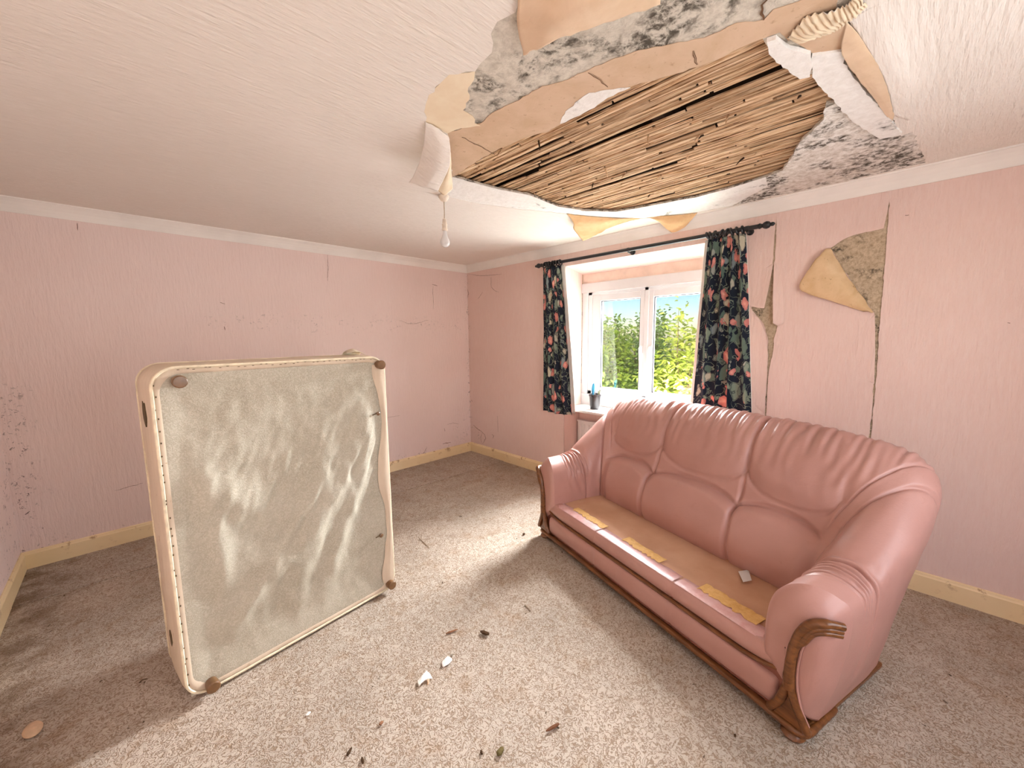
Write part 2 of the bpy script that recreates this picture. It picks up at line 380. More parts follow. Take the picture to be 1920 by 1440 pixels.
# right wall: thick masonry, window recess down to the floor
R0, R1, SOF_Z, DEP = -1.625, -3.115, 2.29, .30
m = MB()
m.box((.006, R0, -.02), (DEP + .14, .1, 2.62)); m.box((.006, YF - .1, -.02), (DEP + .14, R1, 2.62))
wall_right = struct(m.build('wall_right', M_WALLPL))
m = MB(); v0 = [(0.006, R0, SOF_Z), (.006, R1, SOF_Z), (DEP + .14, R1, 2.215), (DEP + .14, R0, 2.215), (0.006, R0, 2.62), (.006, R1, 2.62), (DEP + .14, R1, 2.62), (DEP + .14, R0, 2.62)]
mk('lintel', v0, [(0, 1, 2, 3), (4, 7, 6, 5), (0, 4, 5, 1), (3, 2, 6, 7), (0, 3, 7, 4), (1, 5, 6, 2)], M_PR, wall_right)
MB().box((DEP - .03, R1, -.02), (DEP + .14, R0, .80)).build('wall_below_window', M_PR, wall_right)
MB().box((DEP + .02, R1, 2.12), (DEP + .14, R0, 2.24)).build('timber_lintel', plain('pale_painted_timber', (.74, .61, .52), .7, .2, vary=.08, scale=8), wall_right)
MB().box((.0, R0 - .002, 0), (DEP, R0 + .004, 2.285)).build('reveal', M_PR, wall_right)
MB().box((.0, R1 - .004, 0), (DEP, R1 + .002, 2.285)).build('reveal', M_PR, wall_right)
toR = lambda p, d: (d, p[0], p[1])
tearA = rag([(-4.0512,2.3504),(-4.0434,2.2697),(-4.0369,2.2),(-3.9967,2.1952),(-3.9554,2.1936),(-3.8983,2.1849),(-3.8428,2.1622),(-3.7891,2.1246),(-3.8725,1.9622),(-3.9491,1.8283),(-4.031,1.6947),(-4.037,1.6125),(-4.0507,1.4937),(-4.0582,1.3238),(-4.0656,1.1212),(-4.0633,0.8753),(-4.0738,0.8703),(-4.0708,1.1864),(-4.0683,1.3879),(-4.061,1.651),(-4.0593,1.9302),(-4.0521,2.277)], .004, .02, 1)
tearB = rag([(-3.4764,2.3773),(-3.4702,2.2669),(-3.4708,2.0918),(-3.4627,1.9522),(-3.4436,1.8263),(-3.3516,1.7672),(-3.3781,1.7269),(-3.4369,1.6512),(-3.4695,1.5506),(-3.4806,1.4155),(-3.4838,1.2438),(-3.4848,0.9293),(-3.4955,0.9228),(-3.4908,1.1813),(-3.4929,1.3187),(-3.5114,1.4547),(-3.5123,1.5503),(-3.5271,1.6295),(-3.4967,1.6493),(-3.4848,1.8531),(-3.4828,1.9982),(-3.482,2.2286)], .004, .02, 2)
outer = [(0.0, 0.0), (0.0, 2.5), (YF, 2.5), (YF, 0.0), (R1, 0.0), (R1, SOF_Z), (R0, SOF_Z), (R0, 0.0)]
sheet('wallpaper', [outer, tearA, tearB], toR, .004, M_PR, wall_right)
FLP = (M_PR, M_TANW)
patch('paper_flap', [[(-0.006,-3.7901,2.1202),(-0.012,-3.8737,1.9608),(-0.012,-3.9556,1.8203),(-0.005,-4.0286,1.6979)],[(-0.03,-3.7633,2.1143),(-0.05,-3.8125,1.9809),(-0.05,-3.9012,1.8387),(-0.02,-4.0196,1.6978)],[(-0.04,-3.7342,2.0701),(-0.055,-3.7606,1.953),(-0.05,-3.8448,1.8203),(-0.02,-4.0043,1.7051)],[(-0.03,-3.6783,1.9894),(-0.035,-3.6484,1.8728),(-0.03,-3.7815,1.7993),(-0.012,-3.9838,1.7065)]], (M_TANW, M_PR), wall_right, wob=.004, seed=2, face=(-1, 0, 0))
patch('paper_flap', [[(0.002,-3.3137,2.0682),(0.002,-3.4101,2.0557),(0.001,-3.4752,2.0692)],[(0.001,-3.3153,1.9137),(-0.01,-3.4051,1.8969),(-0.026,-3.4665,1.9272)],[(-0.004,-3.3234,1.7882),(-0.026,-3.3995,1.7632),(-0.042,-3.4472,1.756)]], FLP, wall_right, wob=.0006, seed=4, face=(-1, 0, 0))
patch('paper_flap', [[(0.001,-3.4775,2.0836),(0.002,-3.5074,2.0613),(0.002,-3.5403,2.0388)],[(-0.018,-3.4893,1.8404),(-0.008,-3.5197,1.8349),(0.002,-3.5532,1.8256)],[(-0.03,-3.5031,1.6486),(-0.016,-3.5301,1.633),(0.001,-3.5642,1.6472)]], FLP, wall_right, wob=.0006, seed=5, face=(-1, 0, 0))
patch('paper_flap', [[(0.002,-3.36,1.7318),(0.002,-3.3505,1.5196),(0.002,-3.3625,1.0351)],[(-0.014,-3.4147,1.6824),(-0.01,-3.4273,1.4419),(0.001,-3.4355,1.0033)],[(-0.018,-3.4626,1.5661),(-0.018,-3.4814,1.4124),(0.001,-3.4823,0.9691)]], FLP, wall_right, wob=.0006, seed=6, face=(-1, 0, 0))
patch('paper_flap', [[(0.001,-4.0337,1.6913),(0.002,-3.9867,1.6538),(0.002,-3.9275,1.6222)],[(-0.012,-4.0512,1.494),(-0.004,-4.0042,1.4867),(0.002,-3.9447,1.4517)],[(0.001,-4.0633,1.2534),(0.002,-4.0163,1.2428),(0.002,-3.9706,1.2322)]], FLP, wall_right, wob=.0006, seed=7, face=(-1, 0, 0))
M_CRACK = plain('damp_crack', (.20, .11, .075), .9, .1)
for w_, pts in ((.0035, [(-4.1241,2.2553),(-4.1331,2.2534),(-4.1396,2.2549)]), (.007, [(-0.0663,0.3743),(-0.1227,0.3459),(-0.1785,0.3253),(-0.2337,0.3123)]), (.005, [(-0.2337,0.3123),(-0.2985,0.2794),(-0.3189,0.2321),(-0.2509,0.1463)]), (.0025, [(-0.2554,0.3013),(-0.209,0.2271),(-0.2291,0.157)]),
                (.003, [(-0.0249,2.3989),(-0.263,2.3512),(-0.4674,2.3343),(-0.6701,2.3235)]), (.003, [(-0.4767,2.3074),(-0.4739,2.1911),(-0.5417,2.1396),(-0.6186,2.1136)]), (.006, [(0.0047,2.2157),(-0.0269,2.1505),(-0.0022,2.0968)]), (.004, [(-0.4379,0.3106),(-0.4792,0.2964),(-0.4575,0.2569)]), (.003, [(-0.3092,2.1402),(-0.2113,2.0605)]), (.003, [(-4.5573,1.6186),(-4.5664,1.6156)]), (.0025, [(-0.5567,0.5681),(-0.5623,0.3599)]), (.005,[(-0.0321,0.719),(-0.0545,0.6993)])):
    ribbon('crack', rag(pts, .004, .012, 9, False), w_, lambda p, d: (-.001 + d, p[0], p[1]), M_CRACK, wall_right)
for w_, pts in ((.003, [(-0.537,2.2126),(-0.5422,2.0831),(-0.5409,1.9207)]), (.005, [(-0.552,2.2242),(-0.4746,2.2112)]), (.0025, [(-1.0205,1.779),(-0.9047,1.738),(-0.7972,1.7397),(-0.6235,1.788)]), (.002, [(-1.2309,0.6577),(-1.0611,0.6575)]), (.0025, [(-0.3939,0.437),(-0.2906,0.4416),(-0.2033,0.4127)]), (.004, [(-0.8379,0.1455),(-0.7945,0.0947),(-0.7048,0.1995)]), (.003, [(-1.7801,2.4096),(-1.7823,2.2944),(-1.7966,2.151)]), (.0025, [(-3.4768,0.4317),(-3.4026,0.4403),(-3.3168,0.4468)]), (.004, [(-2.7011,1.8907),(-2.6683,1.8788)]), (.004, [(-2.6911,1.6865),(-2.6861,1.6544)]), (.003, [(-2.8012,1.6987),(-2.7907,1.6944)]), (.006, [(-0.4702,0.1937),(-0.3427,0.1898)]), (.003, [(-3.4819,2.4005),(-3.4842,2.3494)]), (.004,[(-0.4376,0.3945),(-0.4309,0.3505)])):
    ribbon('crack', rag(pts, .004, .012, 8, False), w_, lambda p, d: (p[0], -.001 + d, p[1]), M_CRACK, wall_back)

# skirting boards and cornices
SKP = [(0, 0), (.018, 0), (.018, .105), (.014, .112), (.012, .122), (.006, .126), (0, .126)]
def run(name, prof, a, b, nrm, mat):
    a, b, n = Vector(a), Vector(b), Vector(nrm); v = [p + n * x + Vector((0, 0, z)) for p in (a, b) for x, z in prof]; k_ = len(prof)
    f = [(i, (i + 1) % k_, k_ + (i + 1) % k_, k_ + i) for i in range(k_)] + [tuple(range(k_))[::-1], tuple(range(k_, 2 * k_))]
    o = mk(name, v, f, mat); bm = bmesh.new(); bm.from_mesh(o.data); bmesh.ops.recalc_face_normals(bm, faces=bm.faces); bm.to_mesh(o.data); bm.free(); return struct(o)
run('baseboard_back', SKP, (XL, 0, 0), (0, 0, 0), (0, -1, 0), M_SKIRT)
run('baseboard_left', SKP, (XL, YF, 0), (XL, 0, 0), (1, 0, 0), M_SKIRT)
run('baseboard_right', SKP, (0, R0, 0), (0, 0, 0), (-1, 0, 0), M_SKIRT)
run('baseboard_right', SKP, (0, YF, 0), (0, R1, 0), (-1, 0, 0), M_SKIRT)
COR = [(0, -.087), (.006, -.087), (.008, -.080), (.014, -.066), (.026, -.045), (.042, -.026), (.056, -.014), (.060, -.010), (.066, -.008), (.068, 0), (0, 0)]
run('trim_1', COR, (XL, 0, H), (0, 0, H), (0, -1, 0), M_CORN)
run('trim_2', COR, (0, YF, H), (0, 0, H), (-1, 0, 0), M_CORN)
run('trim_3', COR, (XL, YF, H), (XL, 0, H), (1, 0, 0), M_CORN)

# ceiling: embossed paper with a ragged hole, the layers above it, the laths and the dark void
toC = lambda p, d: (p[0], p[1], H + d)
hole = [(-2.4731,-3.3768),(-2.4458,-3.3311),(-2.461,-3.2681),(-2.443,-3.2193),(-2.387,-3.1616),(-2.3803,-3.0939),(-2.3679,-3.0529),(-2.4242,-2.9754),(-2.4109,-2.8247),(-2.3613,-2.712),(-2.3119,-2.6462),(-2.1874,-2.6334),(-2.1483,-2.5958),(-2.0528,-2.4584),(-1.8814,-2.2462),(-1.7014,-1.9694),(-1.5899,-1.9747),(-1.4708,-1.9966),(-1.1964,-2.0932),(-0.8719,-2.2571),(-0.7597,-2.2888),(-0.5311,-2.4061),(-0.2972,-2.6027),(-0.1903,-2.8151),(-0.1187,-2.9896),(-0.0802,-3.3049),(-0.0851,-3.5589),(-0.0693,-3.8816),(-0.1012,-4.1875),(-0.3946,-4.1622),(-0.6311,-4.1375),(-0.6155,-4.0983),(-0.7951,-4.077),(-0.9607,-4.0632),(-1.0588,-4.0379),(-1.2764,-4.0124),(-1.4028,-3.9934),(-1.5269,-3.984),(-1.647,-3.997),(-1.8067,-4.0198),(-2.065,-4.0022),(-2.3578,-3.8289),(-2.4809,-3.5995)]
ceil = struct(sheet('ceiling', [[(XL - .05, YF - .05), (.05, YF - .05), (.05, .05), (XL - .05, .05)], rag(hole, .012, .03, 11)], toC, .003, M_CEIL))
lath_hole = rag([(-1.8745,-2.242),(-1.8993,-2.4555),(-1.9146,-2.6849),(-1.9009,-2.8444),(-1.8617,-2.9623),(-1.8733,-3.0455),(-1.8794,-3.1713),(-1.9017,-3.2971),(-1.8856,-3.4079),(-1.844,-3.5191),(-1.8166,-3.6271),(-1.8098,-3.663),(-1.8137,-3.7424),(-1.8074,-3.7999),(-1.7364,-3.8033),(-1.6265,-3.8205),(-1.504,-3.8488),(-1.4714,-3.88),(-1.3139,-3.9055),(-1.1849,-3.9176),(-1.2008,-3.887),(-1.0603,-3.8608),(-0.8873,-3.7481),(-0.7122,-3.6823),(-0.5574,-3.6142),(-0.5135,-3.5201),(-0.4728,-3.3007),(-0.4643,-3.0806),(-0.4833,-3.0341),(-0.5419,-2.7167),(-0.5886,-2.5545),(-0.786,-2.4064),(-1.0068,-2.3341),(-1.3237,-2.3489),(-1.5449,-2.2856),(-1.7398,-2.2583)], .008, .025, 13)
bx = [(-2.9, -4.9), (.02, -4.9), (.02, -1.4), (-2.9, -1.4)]
plast = sheet('plaster', [bx, lath_hole], lambda p, d: (p[0], p[1], H + .0045 + d), .011, M_MOULD, ceil)
def layer(name, pts, lo, mat, amp=.008, th=.0018, seed=0, holes=()):
    return sheet(name, [rag(pts, amp, .022, seed)] + list(holes), lambda p, d: (p[0], p[1], H + lo + d), th, mat, ceil)
layer('lining_paper', [(-2.1874,-2.6334),(-2.1673,-2.7229),(-2.1322,-2.7992),(-2.1487,-2.8983),(-2.1359,-3.015),(-2.131,-3.16),(-2.1001,-3.2241),(-2.0833,-3.3139),(-2.0709,-3.4017),(-2.0438,-3.5013),(-1.9947,-3.5848),(-1.9437,-3.672),(-1.9357,-3.7627),(-1.8902,-3.8232),(-1.9129,-3.8524),(-1.895,-3.9053),(-1.8907,-3.9435),(-1.848,-3.9895),(-1.7826,-3.978),(-1.8039,-3.9363),(-1.7701,-3.9135),(-1.736,-3.856),(-1.7984,-3.8453),(-1.8044,-3.8153),(-1.8074,-3.7999),(-1.8137,-3.7424),(-1.8098,-3.663),(-1.8166,-3.6271),(-1.844,-3.5191),(-1.8856,-3.4079),(-1.9017,-3.2971),(-1.8794,-3.1713),(-1.8733,-3.0455),(-1.8617,-2.9623),(-1.9009,-2.8444),(-1.9146,-2.6849),(-1.8993,-2.4555),(-1.8745,-2.242),(-2.0578,-2.4701)], .002, M_BROWN, seed=3)
layer('cream_paper', [(-2.3679,-3.0529),(-2.4242,-2.9754),(-2.4109,-2.8247),(-2.3613,-2.712),(-2.3119,-2.6462),(-2.1874,-2.6334),(-2.1697,-2.7144),(-2.1174,-2.789),(-2.1519,-2.7865),(-2.1958,-2.8258),(-2.2495,-2.8293),(-2.2765,-2.9055),(-2.3277,-2.9632),(-2.3412,-3.0143)], .0015, M_CREAM, .008, seed=4)
layer('bare_plaster', [(-1.8767,-3.0422),(-1.9137,-3.0831),(-1.9594,-3.1835),(-1.9719,-3.2582),(-1.9148,-3.3536),(-1.8855,-3.3861),(-1.8926,-3.2914),(-1.8728,-3.1667)], .0005, M_WPLAST, seed=5)
layer('bare_plaster', [(-1.8745,-2.242),(-1.7398,-2.2583),(-1.5449,-2.2856),(-1.3237,-2.3489),(-1.0068,-2.3341),(-0.786,-2.4064),(-0.5886,-2.5545),(-0.5419,-2.7167),(-0.4833,-3.0341),(-0.4643,-3.0806),(-0.4728,-3.3007),(-0.5135,-3.5201),(-0.335,-3.4917),(-0.0748,-3.1993),(-0.0912,-2.9795),(-0.1347,-2.7912),(-0.2422,-2.5742),(-0.4809,-2.3742),(-0.7149,-2.2556),(-0.8299,-2.224),(-1.1615,-2.0586),(-1.4418,-1.9619),(-1.5635,-1.9405),(-1.694,-1.9347)], .0022, M_WPLAST, .005, seed=6)
layer('streaked_plaster', [(-0.5135,-3.5201),(-0.5574,-3.6142),(-0.7122,-3.6823),(-0.8873,-3.7481),(-0.964,-3.8015),(-1.0603,-3.8608),(-1.1666,-3.8776),(-1.1849,-3.9176),(-0.9864,-3.9545),(-0.7432,-4.0111),(-0.7006,-4.1169),(-0.6238,-4.1445),(-0.3886,-4.1679),(-0.0968,-4.1916),(-0.0243,-3.878),(-0.0362,-3.55),(-0.0143,-3.2877),(-0.048,-3.1914),(-0.335,-3.4917)], .0018, M_MOULDL, .006, seed=7)
layer('white_plaster_strip', [(-1.614,-3.9004),(-1.5683,-3.9715),(-1.4368,-3.9761),(-1.2655,-4.0012),(-1.0486,-4.0374),(-0.9329,-4.0623),(-0.769,-4.0833),(-0.6508,-4.0988),(-0.6695,-4.0263),(-0.9637,-3.9527),(-1.218,-3.9161),(-1.3775,-3.894),(-1.4788,-3.881)], -.008, M_WPLAST, .006, .012, seed=8)
layer('loose_plaster', [(-1.8016,-3.8118),(-1.7965,-3.8351),(-1.7084,-3.8567),(-1.6334,-3.8989),(-1.5545,-3.8933),(-1.4917,-3.8767),(-1.504,-3.8488),(-1.6233,-3.8199),(-1.7364,-3.8033)], -.012, M_WPLAST, .005, .014, seed=9)
layer('brown_plaster', [(-1.7048,-3.8732),(-1.6941,-3.9213),(-1.696,-3.9963),(-1.6412,-3.9965),(-1.5593,-3.9734),(-1.614,-3.9004),(-1.6735,-3.8837)], .0005, M_BROWN, .006, seed=10)
# ribbed back of a torn paper strip
patch('torn_paper', [[(-1.7484,-3.8585,2.496),(-1.8223,-3.9192,2.494),(-1.8005,-3.9947,2.49),(-1.8313,-4.027,2.488)],[(-1.7278,-3.882,2.488),(-1.7637,-3.932,2.482),(-1.773,-4.0023,2.478),(-1.8078,-4.0368,2.482)],[(-1.7072,-3.9044,2.496),(-1.6998,-3.962,2.492),(-1.7167,-4.0013,2.49),(-1.7417,-4.044,2.494)]], (M_CREAM, M_CEIL), ceil, n=18, wob=.007, seed=8, rib=.004)
# paper sagging down on the right of the hole: torn backing along the edge, then a smooth swelling of the paper
patch('paper_flap', [[(-1.7031,-3.997,2.499),(-1.6492,-4.0127,2.494),(-1.572,-4.0276,2.49)],[(-1.5873,-3.974,2.49),(-1.534,-4.0153,2.482),(-1.4294,-4.0519,2.479)],[(-1.4741,-3.9833,2.484),(-1.3534,-4.0317,2.476),(-1.2614,-4.0702,2.476)],[(-1.1435,-4.0319,2.486),(-1.1008,-4.0583,2.48),(-1.0821,-4.0762,2.48)],[(-0.813,-4.0709,2.496),(-0.8638,-4.0758,2.494),(-0.924,-4.0807,2.492)]], (M_TAN, M_CREAM), ceil, n=8, wob=.002, seed=9)
patch('paper_bulge', [[(-1.7134,-4.0002,2.5008),(-1.7232,-4.0594,2.5008),(-1.707,-4.124,2.5008),(-1.6887,-4.1651,2.5008)],[(-1.572,-4.0276,2.49),(-1.5796,-4.0717,2.486),(-1.5261,-4.1232,2.495),(-1.454,-4.1811,2.5008)],[(-1.4294,-4.0519,2.479),(-1.4012,-4.0956,2.478),(-1.3104,-4.1375,2.492),(-1.1899,-4.1956,2.5008)],[(-1.2614,-4.0702,2.476),(-1.2119,-4.1082,2.48),(-1.097,-4.1434,2.493),(-0.9818,-4.1787,2.5008)],[(-0.91,-4.0803,2.493),(-0.8349,-4.1015,2.499),(-0.7813,-4.1241,2.5008),(-0.7479,-4.144,2.5008)]], (M_CEIL, M_CREAM), ceil, n=8, wob=.0002, seed=19)
# brown backing paper hanging down at the top of the picture
patch('paper_flap', [[(-2.5195,-3.4139,2.497),(-2.4359,-3.5363,2.497),(-2.3643,-3.6447,2.497),(-2.3018,-3.724,2.497)],[(-2.4628,-3.35,2.492),(-2.4204,-3.4907,2.47),(-2.3677,-3.6031,2.46),(-2.2798,-3.7021,2.47)],[(-2.3997,-3.2966,2.488),(-2.3909,-3.4305,2.452),(-2.3509,-3.5449,2.445),(-2.2642,-3.6815,2.46)],[(-2.3234,-3.2439,2.482),(-2.3359,-3.3651,2.455),(-2.3037,-3.4781,2.45),(-2.2088,-3.6527,2.47)]], (M_TAN, M_CEIL), ceil, n=8, wob=.004, seed=10)
# flap curling down beside the lamp and its pale cone
patch('paper_flap', [[(-2.3193,-2.6536,2.499),(-2.2571,-2.6544,2.494),(-2.1797,-2.6305,2.492)],[(-2.2548,-2.5411,2.475),(-2.2086,-2.5891,2.455),(-2.1509,-2.6012,2.45)],[(-2.1917,-2.3892,2.44),(-2.1455,-2.4657,2.41),(-2.0897,-2.5012,2.415)],[(-2.1487,-2.2194,2.41),(-2.0823,-2.2717,2.385),(-1.9999,-2.2727,2.385)]], (M_CEIL, M_CREAM), ceil, n=8, wob=.003, seed=12)
patch('paper_flap', [[(-2.1333,-2.573,2.462),(-2.1209,-2.5603,2.465),(-2.1022,-2.5391,2.47)],[(-2.0699,-2.4509,2.43),(-2.05,-2.4508,2.425),(-2.0049,-2.413,2.44)],[(-2.0063,-2.2772,2.388),(-1.9497,-2.2676,2.378),(-1.9373,-2.3283,2.4)]], (M_CREAM, M_CEIL), ceil, n=8, wob=.002, seed=13)
# two tan tongues of backing paper hanging by the cornice
patch('paper_flap', [[(-0.8369,-2.2809,2.498),(-0.6353,-2.3761,2.498),(-0.443,-2.4969,2.498),(-0.3108,-2.6189,2.498)],[(-0.7257,-2.2588,2.465),(-0.588,-2.355,2.455),(-0.4359,-2.493,2.488),(-0.3136,-2.6113,2.495)],[(-0.6203,-2.1917,2.44),(-0.4971,-2.2949,2.425),(-0.4195,-2.4356,2.47),(-0.3283,-2.5826,2.49)],[(-0.3756,-2.1094,2.4),(-0.4438,-2.2911,2.405),(-0.399,-2.4039,2.455),(-0.3469,-2.5603,2.487)]], (M_TAN2, M_TANW), ceil, n=7, wob=.004, seed=14)
patch('paper_flap', [[(-0.2793,-2.648,2.498),(-0.23,-2.7691,2.498),(-0.1626,-2.8866,2.498),(-0.118,-2.9816,2.498)],[(-0.2481,-2.7045,2.48),(-0.1742,-2.7758,2.455),(-0.1218,-2.8636,2.455),(-0.1021,-2.9527,2.48)],[(-0.0898,-2.7214,2.44),(-0.063,-2.7543,2.43),(-0.0366,-2.8044,2.425),(-0.0476,-2.8922,2.455)],[(0.0131,-2.74,2.412),(0.0452,-2.7444,2.408),(0.0587,-2.7567,2.408),(0.0232,-2.7974,2.42)]], (M_TAN2, M_TANW), ceil, n=7, wob=.004, seed=15)
toCd = lambda p, d: (p[0], p[1], H + .0008 - d)
for pts in ([(-2.0723,-3.3244),(-2.0239,-3.3305),(-1.9497,-3.3291)], [(-2.1186,-2.6516),(-2.0198,-2.6457),(-1.8892,-2.6294)], [(-1.8902,-3.8232),(-1.9589,-3.8336),(-1.9735,-3.8589)], [(-1.9125,-3.6274),(-1.8709,-3.6187),(-1.8327,-3.6116)]):
    ribbon('crack', rag(pts, .006, .015, 12, False), .006, toCd, plain('plaster_crack', (.16, .09, .05), .9, .1), ceil)
# laths: hand-split strips running along the window wall, nailed under the joists
random.seed(21)
def lath_mesh(L, w, seed):
    n = max(3, int(L / .12)); v = []; f = []
    for i in range(n + 1):
        y = -L / 2 + L * i / n; ww = w * (.5 + .10 * mnoise.noise(Vector((y * 7, seed, 0)))); dx = .0035 * mnoise.noise(Vector((y * 4, seed, 9))); dz = .0035 * mnoise.noise(Vector((y * 5, seed, 4)))
        tp = .5 if i in (0, n) and seed % 3 == 0 else 1
        v += [(dx - ww * tp, y, dz - .003), (dx + ww * tp, y, dz - .004), (dx + ww * tp, y, dz + .004), (dx - ww * tp, y, dz + .004)]
    for i in range(n):
        a = i * 4
        for j in range(4): f.append((a + j, a + (j + 1) % 4, a + 4 + (j + 1) % 4, a + 4 + j))
    f += [(0, 1, 2, 3), (n * 4 + 3, n * 4 + 2, n * 4 + 1, n * 4)]
    me = bpy.data.meshes.new('lath'); me.from_pydata(v, [], f); me.materials.append(M_LATH); return me
lx0, lx1 = min(p[0] for p in lath_hole) - .02, max(p[0] for p in lath_hole) + .02
def span(x):
    ys = []; n = len(lath_hole)
    for i in range(n):
        (x0, y0), (x1, y1) = lath_hole[i], lath_hole[(i + 1) % n]
        if (x0 - x) * (x1 - x) < 0: ys.append(y0 + (y1 - y0) * (x - x0) / (x1 - x0))
    return (min(ys), max(ys)) if ys else None
x = lx0; ii = 0; nl = 0
GAPS = [(-1.5681,-3.2606),(-0.6567,-2.577)]
while x < lx1:
    w = random.uniform(.010, .019); xc = x + w / 2
    sp = span(xc) or span(xc - .02) or span(xc + .02)
    if sp and not any(abs(xc - gx) < .017 for gx, _ in GAPS):
        a, b = sp[0] - .10, sp[1] + .10; y = a - random.uniform(0, .3)
        while y < b:
            L = random.uniform(.45, 1.05); y1 = min(y + L, b + .1); L = y1 - y
            if L > .08 and random.random() > .05:
                o = link('lath', lath_mesh(L - random.uniform(.004, .02), w, ii), None, ceil)
                o.location = (xc, (y + y1) / 2, H + .026 + random.uniform(-.004, .006)); o.rotation_euler = (random.uniform(-.006, .006), random.uniform(-.35, .35), random.uniform(-.014, .014)); nl += 1
            y = y1; ii += 1
    x += w + random.uniform(.002, .0075)
# broken splinters and plaster keys hanging off the laths
for q, (sx, sy) in enumerate([(-1.1497,-2.729),(-1.1314,-2.9399),(-1.2706,-2.8928),(-1.2693,-3.4293),(-1.4619,-3.2467),(-0.8031,-3.5702),(-0.855,-3.4946),(-1.268,-3.4091),(-1.3719,-3.5701),(-1.311,-3.8173),(-1.828,-2.438),(-1.8654,-2.6519),(-1.8025,-2.8515),(-1.0978,-3.2921),(-0.9578,-3.0812)]):
    random.seed(q + 50); L = random.uniform(.025, .055); a = random.uniform(0, PI)
    p0 = Vector((sx, sy, H + .02)); p1 = p0 + Vector((math.cos(a) * L * .7, math.sin(a) * L * .7, -L * .55))
    MB().tube([p0, (p0 + p1) / 2 + Vector((0, 0, .004)), p1], [.005, .0045, .0015], 5).build('splinter', M_LATH if q % 3 else M_DARK, ceil)
m = MB().box((XL, YF, H + .13), (.1, .1, H + .15)); m.build('attic_board', M_DARK, ceil)
for jx in range(5):
    MB().box((-2.9, -4.6 + jx * .62, H + .032), (.05, -4.55 + jx * .62, H + .13)).build('joist', M_DARK, ceil)
MB().box((XL - .1, YF - .1, H + .15), (.44, .1, H + .2)).build('attic_floor', M_DARK, ceil)

# ------------------------------------------------------------------ window
wx = DEP + .02
win = struct(MB().box((DEP - .005, R1, 2.036), (DEP + .12, R0, 2.135)).build('window_1', M_UPVC))
fy0, fy1, fz0, fz1, fm = -1.70, -3.04, .93, 2.045, -2.37
def frame_piece(a, b, name='frame_bar', mat=M_UPVC, par=None):
    o = MB().box((min(a[0], b[0]), min(a[1], b[1]), min(a[2], b[2])), (max(a[0], b[0]), max(a[1], b[1]), max(a[2], b[2]))).build(name, mat, par or win); bevel(o, .005); return o
frame_piece((wx - .02, R0, .80), (wx + .08, R1, fz0 + .005), 'subframe'); frame_piece((wx - .012, R0, .80), (wx + .08, fy0, 2.06), 'subframe'); frame_piece((wx - .012, fy1, .80), (wx + .08, R1, 2.06), 'subframe')
frame_piece((wx, fy0, fz0), (wx + .07, fy1, fz0 + .045)); frame_piece((wx, fy0, fz1 - .04), (wx + .07, fy1, fz1)); frame_piece((wx, fy0, fz0), (wx + .07, fy0 - .05, fz1)); frame_piece((wx, fy1, fz0), (wx + .07, fy1 + .05, fz1)); frame_piece((wx, fm - .022, fz0), (wx + .07, fm + .022, fz1), 'mullion')
for s_, (a, b) in enumerate(((fy0 - .045, fm + .02), (fm - .02, fy1 + .045))):
    sash = MB(); t_ = .10 if s_ == 0 else .075; t1 = .072 if s_ == 0 else .10; zb, zt = fz0 + .04, fz1 - .035
    T = .062; a2, b2 = a - (.105 if s_ == 0 else .05), b + (.05 if s_ == 0 else .105)
    x0, x1 = wx + .008, wx + .06
    sash.box((x0, a2, zb), (x1, a, zt)); sash.box((x0, b, zb), (x1, b2, zt)); sash.box((x0, b2, zb), (x1, a2, zb + T - .02)); sash.box((x0, b2, zt - .07), (x1, a2, zt))
    so = sash.build('sash', M_UPVC, win); bevel(so, .006)
    g = MB(); e = .007; gx0, gx1 = x0 + .012, x0 + .03
    g.box((gx0, a2 - e, zb + T - .02), (gx1, a2, zt - .07)); g.box((gx0, b2, zb + T - .02), (gx1, b2 + e, zt - .07)); g.box((gx0, b2, zb + T - .02), (gx1, a2, zb + T - .02 + e)); g.box((gx0, b2, zt - .07 - e), (gx1, a2, zt - .07)); g.build('gasket', M_GASK, so)
    MB().box((x0 + .022, b2, zb + T - .02), (x0 + .026, a2, zt - .07)).build('pane', M_GLASS, so)
    hy = b + .028 if s_ == 0 else a - .028
    hd = MB(); hd.box((x0 - .010, hy - .012, 1.40), (x0, hy + .012, 1.47)); hd.tube([(x0 - .012, hy, 1.455), (x0 - .03, hy, 1.452), (x0 - .034, hy, 1.43), (x0 - .032, hy - .004, 1.33)], [.009, .009, .009, .007], 8); hd.build('handle', M_WHITE, so, True)
sill = struct(bevel(MB().box((-.03, R1 + .002, .785), (DEP + .01, R0 - .002, .812)).build('windowsill', M_WHITE), .008))

# radiator in the recess under the window
rad = tag(empty('radiator', (.21, -2.36, .12)), 'white panel radiator in the recess under the windowsill, behind the sofa', 'radiator')
m = MB(); m.box((-.012, -.70, .02), (.012, .70, .52)); pnl = bevel(m.build('panel', M_WHITE, rad), .006)
for q in range(26): MB().tube([(-.016, -.66 + q * .0528, .05), (-.016, -.66 + q * .0528, .49)], .009, 6).build('rib', M_WHITE, pnl)
MB().box((-.02, -.705, .515), (.035, .705, .53)).build('top_grille', M_WHITE, rad)
v_ = MB().lathe([(.012, 0), (.012, .06), (.017, .065), (.018, .12), (.014, .128)], (-.01, .745, .06)); v_.build('valve', plain('valve_cream', (.80, .68, .45), .4, .4), rad, True)
MB().tube([(-.01, .745, -.12), (-.01, .745, .08), (-.01, .70, .08)], .008, 8).build('pipe', M_WHITE, rad, True)

